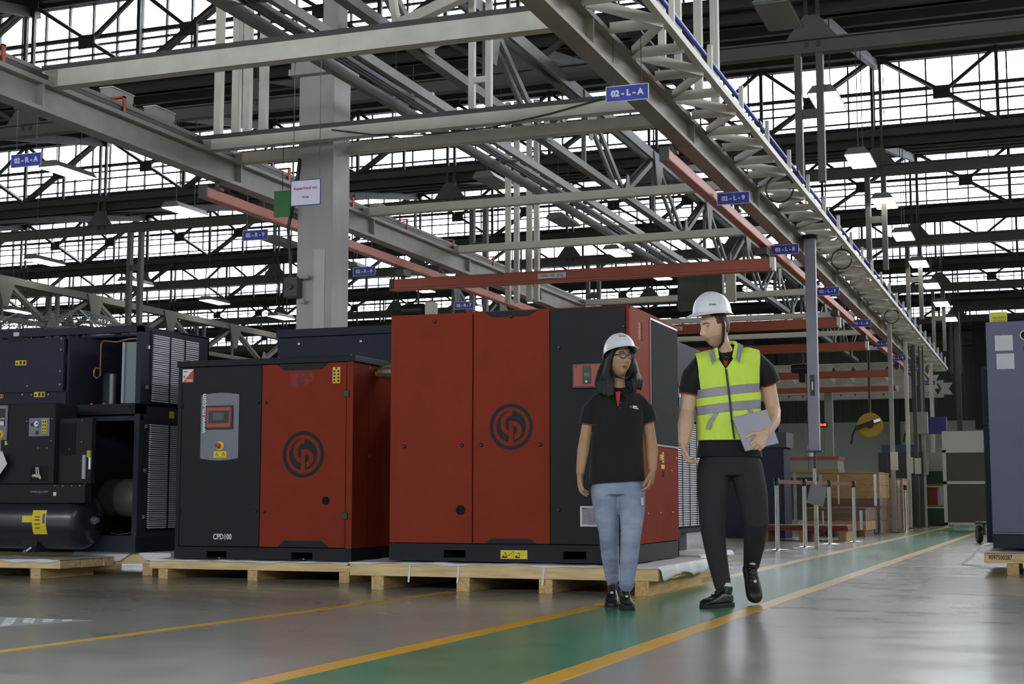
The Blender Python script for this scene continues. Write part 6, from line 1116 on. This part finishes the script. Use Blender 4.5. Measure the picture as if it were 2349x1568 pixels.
    # vest collar: two turned-down wings with grey strips
    for sx, A, B, Cc, D in ((-1, (-0.082, -0.05, 1.595), (-0.078, -0.09, 1.525), (-0.128, -0.10, 1.48), (-0.142, -0.05, 1.558)), (1, (0.03, -0.035, 1.628), (0.0, -0.09, 1.53), (0.046, -0.102, 1.488), (0.078, -0.035, 1.602))):
        w_ = MB().add([A, B, Cc, D], [(0, 1, 2, 3)]).build('vest_collar', M_hiv, vest); s_ = w_.modifiers.new('solid', 'SOLIDIFY'); s_.thickness = 0.008
        A_, B_, C_, D_ = map(V, (A, B, Cc, D)); q = [A_.lerp(D_, 0.35), B_.lerp(C_, 0.35), B_.lerp(C_, 0.9), A_.lerp(D_, 0.9)]; off = V((0.004*sx, -0.008, 0.004))
        MB().add([p + off for p in q], [(0, 1, 2, 3)]).build('collar_strip', M_refl, w_).modifiers.new('solid', 'SOLIDIFY').thickness = 0.003
    MB().tube([(-0.095, 0.0, 1.588), (-0.085, 0.06, 1.62), (-0.03, 0.1, 1.64), (0.03, 0.06, 1.638), (0.035, 0.0, 1.628)], 0.012, 8).build('collar_band', M_hiv, vest, True)
    o.location = (-1.86, 8.95, 0); o.rotation_euler = (0, 0, YAW)
    tag(o, 'man in yellow hi-vis vest, white helmet and dark trousers, walking with a laptop', 'person')
    Lp = thing('laptop', 'closed silver-grey laptop in the hand of the man', 'laptop'); p1, p2, p3, p4 = V((-0.014, -0.165, 1.153)), V((0.202, -0.135, 1.204)), V((0.271, -0.15, 0.995)), V((0.061, -0.185, 0.944))
    nrm = (p2 - p1).cross(p4 - p1).normalized(); nrm = nrm if nrm.y > 0 else -nrm; M_alu = mat('laptop_silver', (158, 154, 166), 0.4, metal=0.3)
    for nm, a, b in (('lid', 0.0, 0.007), ('base', 0.0085, 0.02)):
        q = [p + nrm*h for h in (a, b) for p in (p1, p2, p3, p4)]; MB().add(q, [(0, 1, 2, 3), (7, 6, 5, 4), (0, 4, 5, 1), (1, 5, 6, 2), (2, 6, 7, 3), (3, 7, 4, 0)]).build(nm, M_alu, Lp, bevel=0.003)
    MB().add([p + nrm*h for h in (0.007, 0.0085) for p in (p1.lerp(p3, 0.02), p2.lerp(p4, 0.02), p3.lerp(p1, 0.02), p4.lerp(p2, 0.02))], [(0, 1, 2, 3), (7, 6, 5, 4), (0, 4, 5, 1), (1, 5, 6, 2), (2, 6, 7, 3), (3, 7, 4, 0)]).build('gap', M_black, Lp)
    Lp.location = o.location; Lp.rotation_euler = o.rotation_euler
build_man()
# ---------------------------------------------------------------- the woman
def build_woman():
    H = Head((-0.006, -0.035, 1.503), 26, -3, 3, 0.86, True); mb = MB(); H.grid(mb); H.ears(mb)
    limb(mb, [(-0.005, -0.01, 1.45), (-0.008, 0.01, 1.38), (-0.012, 0.02, 1.29)], [0.043, 0.044, 0.055])
    torso(mb, [(-0.02, 0.02, 0.78, 0.13, 0.085, 0.9), (-0.02, 0.02, 0.95, 0.11, 0.075, 0.9), (-0.015, 0.02, 1.12, 0.12, 0.085, 0.9), (-0.012, 0.02, 1.24, 0.13, 0.075, 0.9), (-0.012, 0.02, 1.30, 0.09, 0.05, 1.0), (-0.012, 0.02, 1.32, 0.05, 0.04, 1.0)])
    limb(mb, [(-0.15, 0.02, 1.215), (-0.192, 0.03, 1.13), (-0.212, 0.03, 1.03)], [0.034, 0.04, 0.036]); limb(mb, [(-0.212, 0.03, 1.03), (-0.228, 0.0, 0.95), (-0.250, -0.045, 0.818)], [0.037, 0.038, 0.026])
    hand(mb, (-0.252, -0.05, 0.808), (0.02, -0.12, -1), (1, -0.35, 0.05), (0.2, -1, 0), (14, 20, 16), 0.95, spread=7, thumb=(0.85, 0.35), tcurl=8)
    limb(mb, [(0.125, 0.02, 1.215), (0.168, 0.03, 1.13), (0.186, 0.03, 1.02)], [0.034, 0.04, 0.036]); limb(mb, [(0.186, 0.03, 1.02), (0.192, 0.0, 0.95), (0.190, -0.045, 0.835)], [0.037, 0.038, 0.026])
    hand(mb, (0.19, -0.05, 0.825), (-0.16, -0.12, -1), (-1, 0.35, 0.1), (-0.3, -1, 0), (18, 26, 20), 0.95, spread=7, thumb=(0.8, 0.45), tcurl=8)
    for hp, kn, an in (((-0.095, 0.02, 0.76), (-0.072, 0.05, 0.455), (-0.042, 0.22, 0.12)), ((0.06, 0.01, 0.76), (0.055, -0.06, 0.465), (0.02, -0.02, 0.10))): limb(mb, [hp, V(hp).lerp(V(kn), 0.5), kn, V(kn).lerp(V(an), 0.35), an], [0.06, 0.055, 0.042, 0.04, 0.03])
    o = mesh_obj('person', fuse(mb, 0.004, 3), [M_skw])
    H.features(o, mat('brow_black', (24, 18, 16), 0.8), mat('lips_dark_pink', (140, 76, 66), 0.45), M_irisd, 0.0035)
    MB().lathe([(0.004, 0), (0.004, 0.003)], H.w(-0.083, -0.008, -0.035), (-0.4, -1, 0), 10).build('earring', M_lbl, o)
    # long hair: cap plus falling locks
    hb = MB(); S_ = [H.w(*q) for q in ((-0.07, -0.01, 0.05), (0.07, -0.01, 0.05), (0, -0.06, 0.05))]
    ell(hb, H.w(0, -0.022, 0.032), (H.M @ V((0.09, 0, 0)))*0.86, (H.M @ V((0, 0.088, 0)))*0.86, (H.M @ V((0, 0, 0.1)))*0.86, 20, 12)
    rn = random.Random(4)
    for i in range(15):                                     # image-left and back mass
        t = i/14; a = math.radians(200 - 190*t); st0 = V((0.01 - 0.075*math.cos(math.radians(20 + 100*t)) - 0.01, 0.005 + 0.075*math.sin(math.radians(20 + 100*t)), 1.53))
        x1 = -0.122 + 0.19*t + rn.uniform(-0.008, 0.008); y1 = -0.02 + 0.09*math.sin(math.pi*t)**0.7; zb = 1.285 + rn.uniform(-0.012, 0.03) + 0.02*t
        limb(hb, [st0, (0.55*st0.x + 0.45*x1 - 0.016, 0.5*st0.y + 0.5*y1, 1.43), (x1 - 0.006, y1, 1.36), (x1 + rn.uniform(-0.005, 0.02), y1 - 0.02, zb)], [0.026, 0.030, 0.030, 0.012], 10)
    for (xa, ya, xb, yb, zb) in ((-0.072, -0.02, -0.105, -0.085, 1.29), (-0.062, -0.035, -0.08, -0.10, 1.275), (-0.068, -0.05, -0.055, -0.105, 1.285), (-0.068, -0.03, -0.125, -0.06, 1.30)): limb(hb, [(xa, ya, 1.50), (xa - 0.012, ya - 0.015, 1.42), (0.6*xb + 0.4*xa - 0.01, 0.6*yb + 0.4*ya, 1.36), (xb, yb, zb)], [0.02, 0.026, 0.028, 0.012], 10)
    for (xa, ya, xb, yb, zb) in ((0.085, 0.03, 0.105, -0.02, 1.33), (0.078, 0.015, 0.085, -0.05, 1.31), (0.088, 0.045, 0.125, 0.02, 1.33)): limb(hb, [(xa, ya, 1.50), (xa + 0.012, ya - 0.01, 1.42), (xb - 0.004, yb, 1.375), (xb, yb - 0.01, zb)], [0.02, 0.026, 0.026, 0.012], 10)
    for sx in (-1, 1): limb(hb, [H.w(sx*0.05, 0.055, 0.085), H.w(sx*0.078, 0.035, 0.04), H.w(sx*0.086, 0.012, -0.02), H.w(sx*0.088, -0.005, -0.09)], [0.014, 0.017, 0.019, 0.02], 10)
    mesh_obj('long_hair', fuse(hb, 0.0055, 3), [M_hairw], o)
    helmet(H, o, -16, 1.03, 0.055, logo=(-0.45, 0.62, 0.0065), pk=0.034)
    P = [H.w(a, b, c) for a, b, c in ((-0.086, 0.0, -0.02), (-0.084, 0.012, -0.07), (-0.066, 0.03, -0.112), (-0.035, 0.048, -0.136), (0.0, 0.052, -0.142), (0.035, 0.048, -0.136), (0.066, 0.03, -0.112), (0.084, 0.012, -0.07), (0.086, 0.0, -0.02))]
    s_ = MB()
    for a, b in zip(P[:-1], P[1:]): s_.bar(a, b + (b - a)*0.05, 0.004, 0.015, up=H.M @ V((0, -1, 0)))
    s_.build('chin_strap', M_strapb, o)
    # spectacles
    G_ = empty('spectacles'); G_.parent = o; M_fr = mat('spectacle_frame', (52, 26, 62), 0.3)
    for sx in (-1, 1):
        ctr = (sx*0.033, 0.103, 0.012); lp_ = [H.w(ctr[0] + 0.025*math.copysign(abs(math.cos(t))**0.6, math.cos(t)), ctr[1] - 0.16*abs(ctr[0] + 0.025*math.cos(t))*0.5 + 0.006, ctr[2] + 0.0165*math.copysign(abs(math.sin(t))**0.7, math.sin(t))) for t in [2*math.pi*j/24 for j in range(25)]]
        MB().tube(lp_, 0.0026, 6, cap=False).build('rim', M_fr, G_, True)
        lens = MB().add([p for p in lp_[:-1]], [tuple(range(24))]).build('lens', LENS, G_)
        MB().tube([H.w(sx*0.058, 0.10, 0.02), H.w(sx*0.075, 0.07, 0.021), H.w(sx*0.083, 0.0, 0.018)], 0.0026, 6).build('temple', M_fr, G_, True)
    MB().tube([H.w(-0.009, 0.108, 0.016), H.w(0, 0.112, 0.019), H.w(0.009, 0.108, 0.016)], 0.0026, 6).build('bridge', M_fr, G_, True)
    # polo
    sh = MB(); torso(sh, [(-0.022, 0.015, 0.735, 0.172, 0.125, 0.85), (-0.022, 0.015, 0.80, 0.172, 0.125, 0.85), (-0.022, 0.015, 0.96, 0.160, 0.112, 0.85), (-0.016, 0.01, 1.08, 0.155, 0.115, 0.85), (-0.013, 0.008, 1.16, 0.158, 0.118, 0.85), (-0.012, 0.015, 1.25, 0.155, 0.092, 0.9), (-0.012, 0.02, 1.305, 0.115, 0.066, 1.0), (-0.012, 0.02, 1.335, 0.065, 0.052, 1.0)])
    limb(sh, [(-0.13, 0.02, 1.25), (-0.18, 0.025, 1.19), (-0.205, 0.03, 1.09)], [0.056, 0.060, 0.056]); limb(sh, [(0.105, 0.02, 1.25), (0.155, 0.025, 1.19), (0.185, 0.03, 1.10)], [0.056, 0.060, 0.056])
    me = fuse(sh, 0.0065, 5); pl, pr, nl, nr = V((-0.205, 0.03, 1.108)), V((0.184, 0.03, 1.12)), V((-0.15, 0, -1)).normalized(), V((0.30, 0, -1)).normalized(); hn = V((0.02, 0, 1))
    hm = V((-0.022, 0, 0.757)); hn = V((-0.06, 0, 1)).normalized()
    bm = cut(me, [(hm, hn), (pl, nl), (pr, nr), (pl - nl*0.006, nl), (pr - nr*0.006, nr)])
    def inp(c): return (c - hm).dot(hn) > 0 and not (c.x < -0.174 and (c - pl).dot(nl) > 0 and c.z > 1.025) and not (c.x > 0.143 and (c - pr).dot(nr) > 0 and c.z > 1.03)
    ht = lambda c: inp(c) and ((c.x < -0.15 and -0.006 < (c - pl).dot(nl) < 0) or (c.x > 0.13 and -0.006 < (c - pr).dot(nr) < 0))
    p_ = mesh_obj('polo_shirt', keep(bm, lambda c: inp(c) and not ht(c), 'polo_shirt'), [M_polo], o); mesh_obj('sleeve_trim', keep(bm, ht, 'sleeve_trim'), [mat('dark_trim', (96, 44, 34), 0.7)], p_); bm.free(); p_.modifiers.new('solid', 'SOLIDIFY').thickness = 0.004
    for A, B, Cc, D in (((-0.06, -0.01, 1.35), (-0.028, -0.068, 1.295), (-0.05, -0.085, 1.262), (-0.085, -0.03, 1.318)), ((0.04, -0.01, 1.35), (0.002, -0.068, 1.295), (0.03, -0.085, 1.262), (0.066, -0.03, 1.318))): MB().add([A, B, Cc, D], [(0, 1, 2, 3)]).build('polo_collar', M_polo, p_).modifiers.new('solid', 'SOLIDIFY').thickness = 0.007
    MB().prism([(-0.036, 1.30), (-0.004, 1.305), (-0.018, 1.215), (-0.024, 1.215)], (0, -0.397, 0), (1, 0, 0), (0, 0.235, 1), (0, 1, 0), 0.014).build('placket', M_trim, p_)
    for x, z in ((-0.008, 1.235), (-0.010, 1.205)): MB().lathe([(0.005, 0), (0.005, 0.003)], (x, -0.106, z), (0, -1, 0), 10).build('button', M_dark, p_)
    lg = MB().lathe([(0.0085, 0), (0.0085, 0.002)], (0.057, -0.102, 1.21), (0, -1, 0), 16).build('logo_dot', M_trim, p_); MB().prism([(0.069, 1.212), (0.094, 1.207), (0.094, 1.215), (0.069, 1.219)], (0, -0.101, 0), (1, 0, 0), (0, 0, 1), (0, 1, 0), 0.006).prism([(0.069, 1.202), (0.102, 1.195), (0.102, 1.202), (0.069, 1.2095)], (0, -0.101, 0), (1, 0, 0), (0, 0, 1), (0, 1, 0), 0.006).build('logo_text', M_lbl, p_)
    # jeans
    M_jean = mat('washed_denim', (166, 174, 198), 0.85, var=0.35, scale=5, bump=0.5, bscale=9, bdist=0.03, stretch=(1, 1, 2.2), var_rgb=(122, 134, 166)); j = MB()
    torso(j, [(-0.02, 0.015, 0.68, 0.145, 0.10, 0.85), (-0.02, 0.015, 0.74, 0.152, 0.108, 0.85), (-0.02, 0.015, 0.80, 0.148, 0.105, 0.85)])
    limb(j, [(-0.098, 0.015, 0.71), (-0.088, 0.03, 0.58), (-0.073, 0.05, 0.455), (-0.06, 0.12, 0.30), (-0.044, 0.2, 0.165)], [0.088, 0.079, 0.062, 0.055, 0.042], 18); limb(j, [(0.063, 0.005, 0.71), (0.064, -0.03, 0.58), (0.056, -0.06, 0.465), (0.042, -0.055, 0.30), (0.026, -0.03, 0.135)], [0.088, 0.079, 0.063, 0.056, 0.044], 18)
    for (x, y, z, r) in ((0.055, -0.058, 0.50, 0.064), (0.054, -0.058, 0.475, 0.065), (0.052, -0.058, 0.445, 0.064), (0.05, -0.056, 0.41, 0.061), (-0.073, 0.05, 0.47, 0.064), (0.025, -0.033, 0.16, 0.048), (0.024, -0.03, 0.135, 0.05)): j.lathe([(r*0.9, -0.008), (r, 0), (r*0.9, 0.008)], (x, y, z), (0.05, 0.1, 1), 20)
    je = mesh_obj('jeans', fuse(j, 0.0065, 2), [M_jean], o)
    MB().prism([(0.112, 0.66), (0.128, 0.665), (0.13, 0.62), (0.118, 0.615)], (0, -0.088, 0), (1, 0, 0), (0, 0, 1), (0, 1, 0), 0.02).build('rip_patch', mat('rip_pale', (214, 190, 186), 0.8), je)
    shoe('shoe', (-0.035, 0.28, 0.035), (-0.1, -1), o, -10, k=0.86); shoe('shoe', (0.012, 0.03, 0.0), (0.05, -1), o, 0, k=0.86)
    o.location = (-2.46, 8.55, 0); o.rotation_euler = (0, 0, YAW)
    tag(o, 'woman in black polo, blue jeans, spectacles and white helmet, walking and looking at the man', 'person')
LENS = bpy.data.materials.new('spectacle_lens'); LENS.use_nodes = True; nt = LENS.node_tree; g_ = nt.nodes.new('ShaderNodeBsdfGlossy'); g_.inputs['Color'].default_value = (0.75, 0.65, 1, 1); g_.inputs['Roughness'].default_value = 0.05; t_ = nt.nodes.new('ShaderNodeBsdfTransparent'); m_ = nt.nodes.new('ShaderNodeMixShader'); m_.inputs[0].default_value = 0.12
nt.links.new(t_.outputs[0], m_.inputs[1]); nt.links.new(g_.outputs[0], m_.inputs[2]); nt.links.new(m_.outputs[0], nt.nodes['Material Output'].inputs[0])
build_woman()
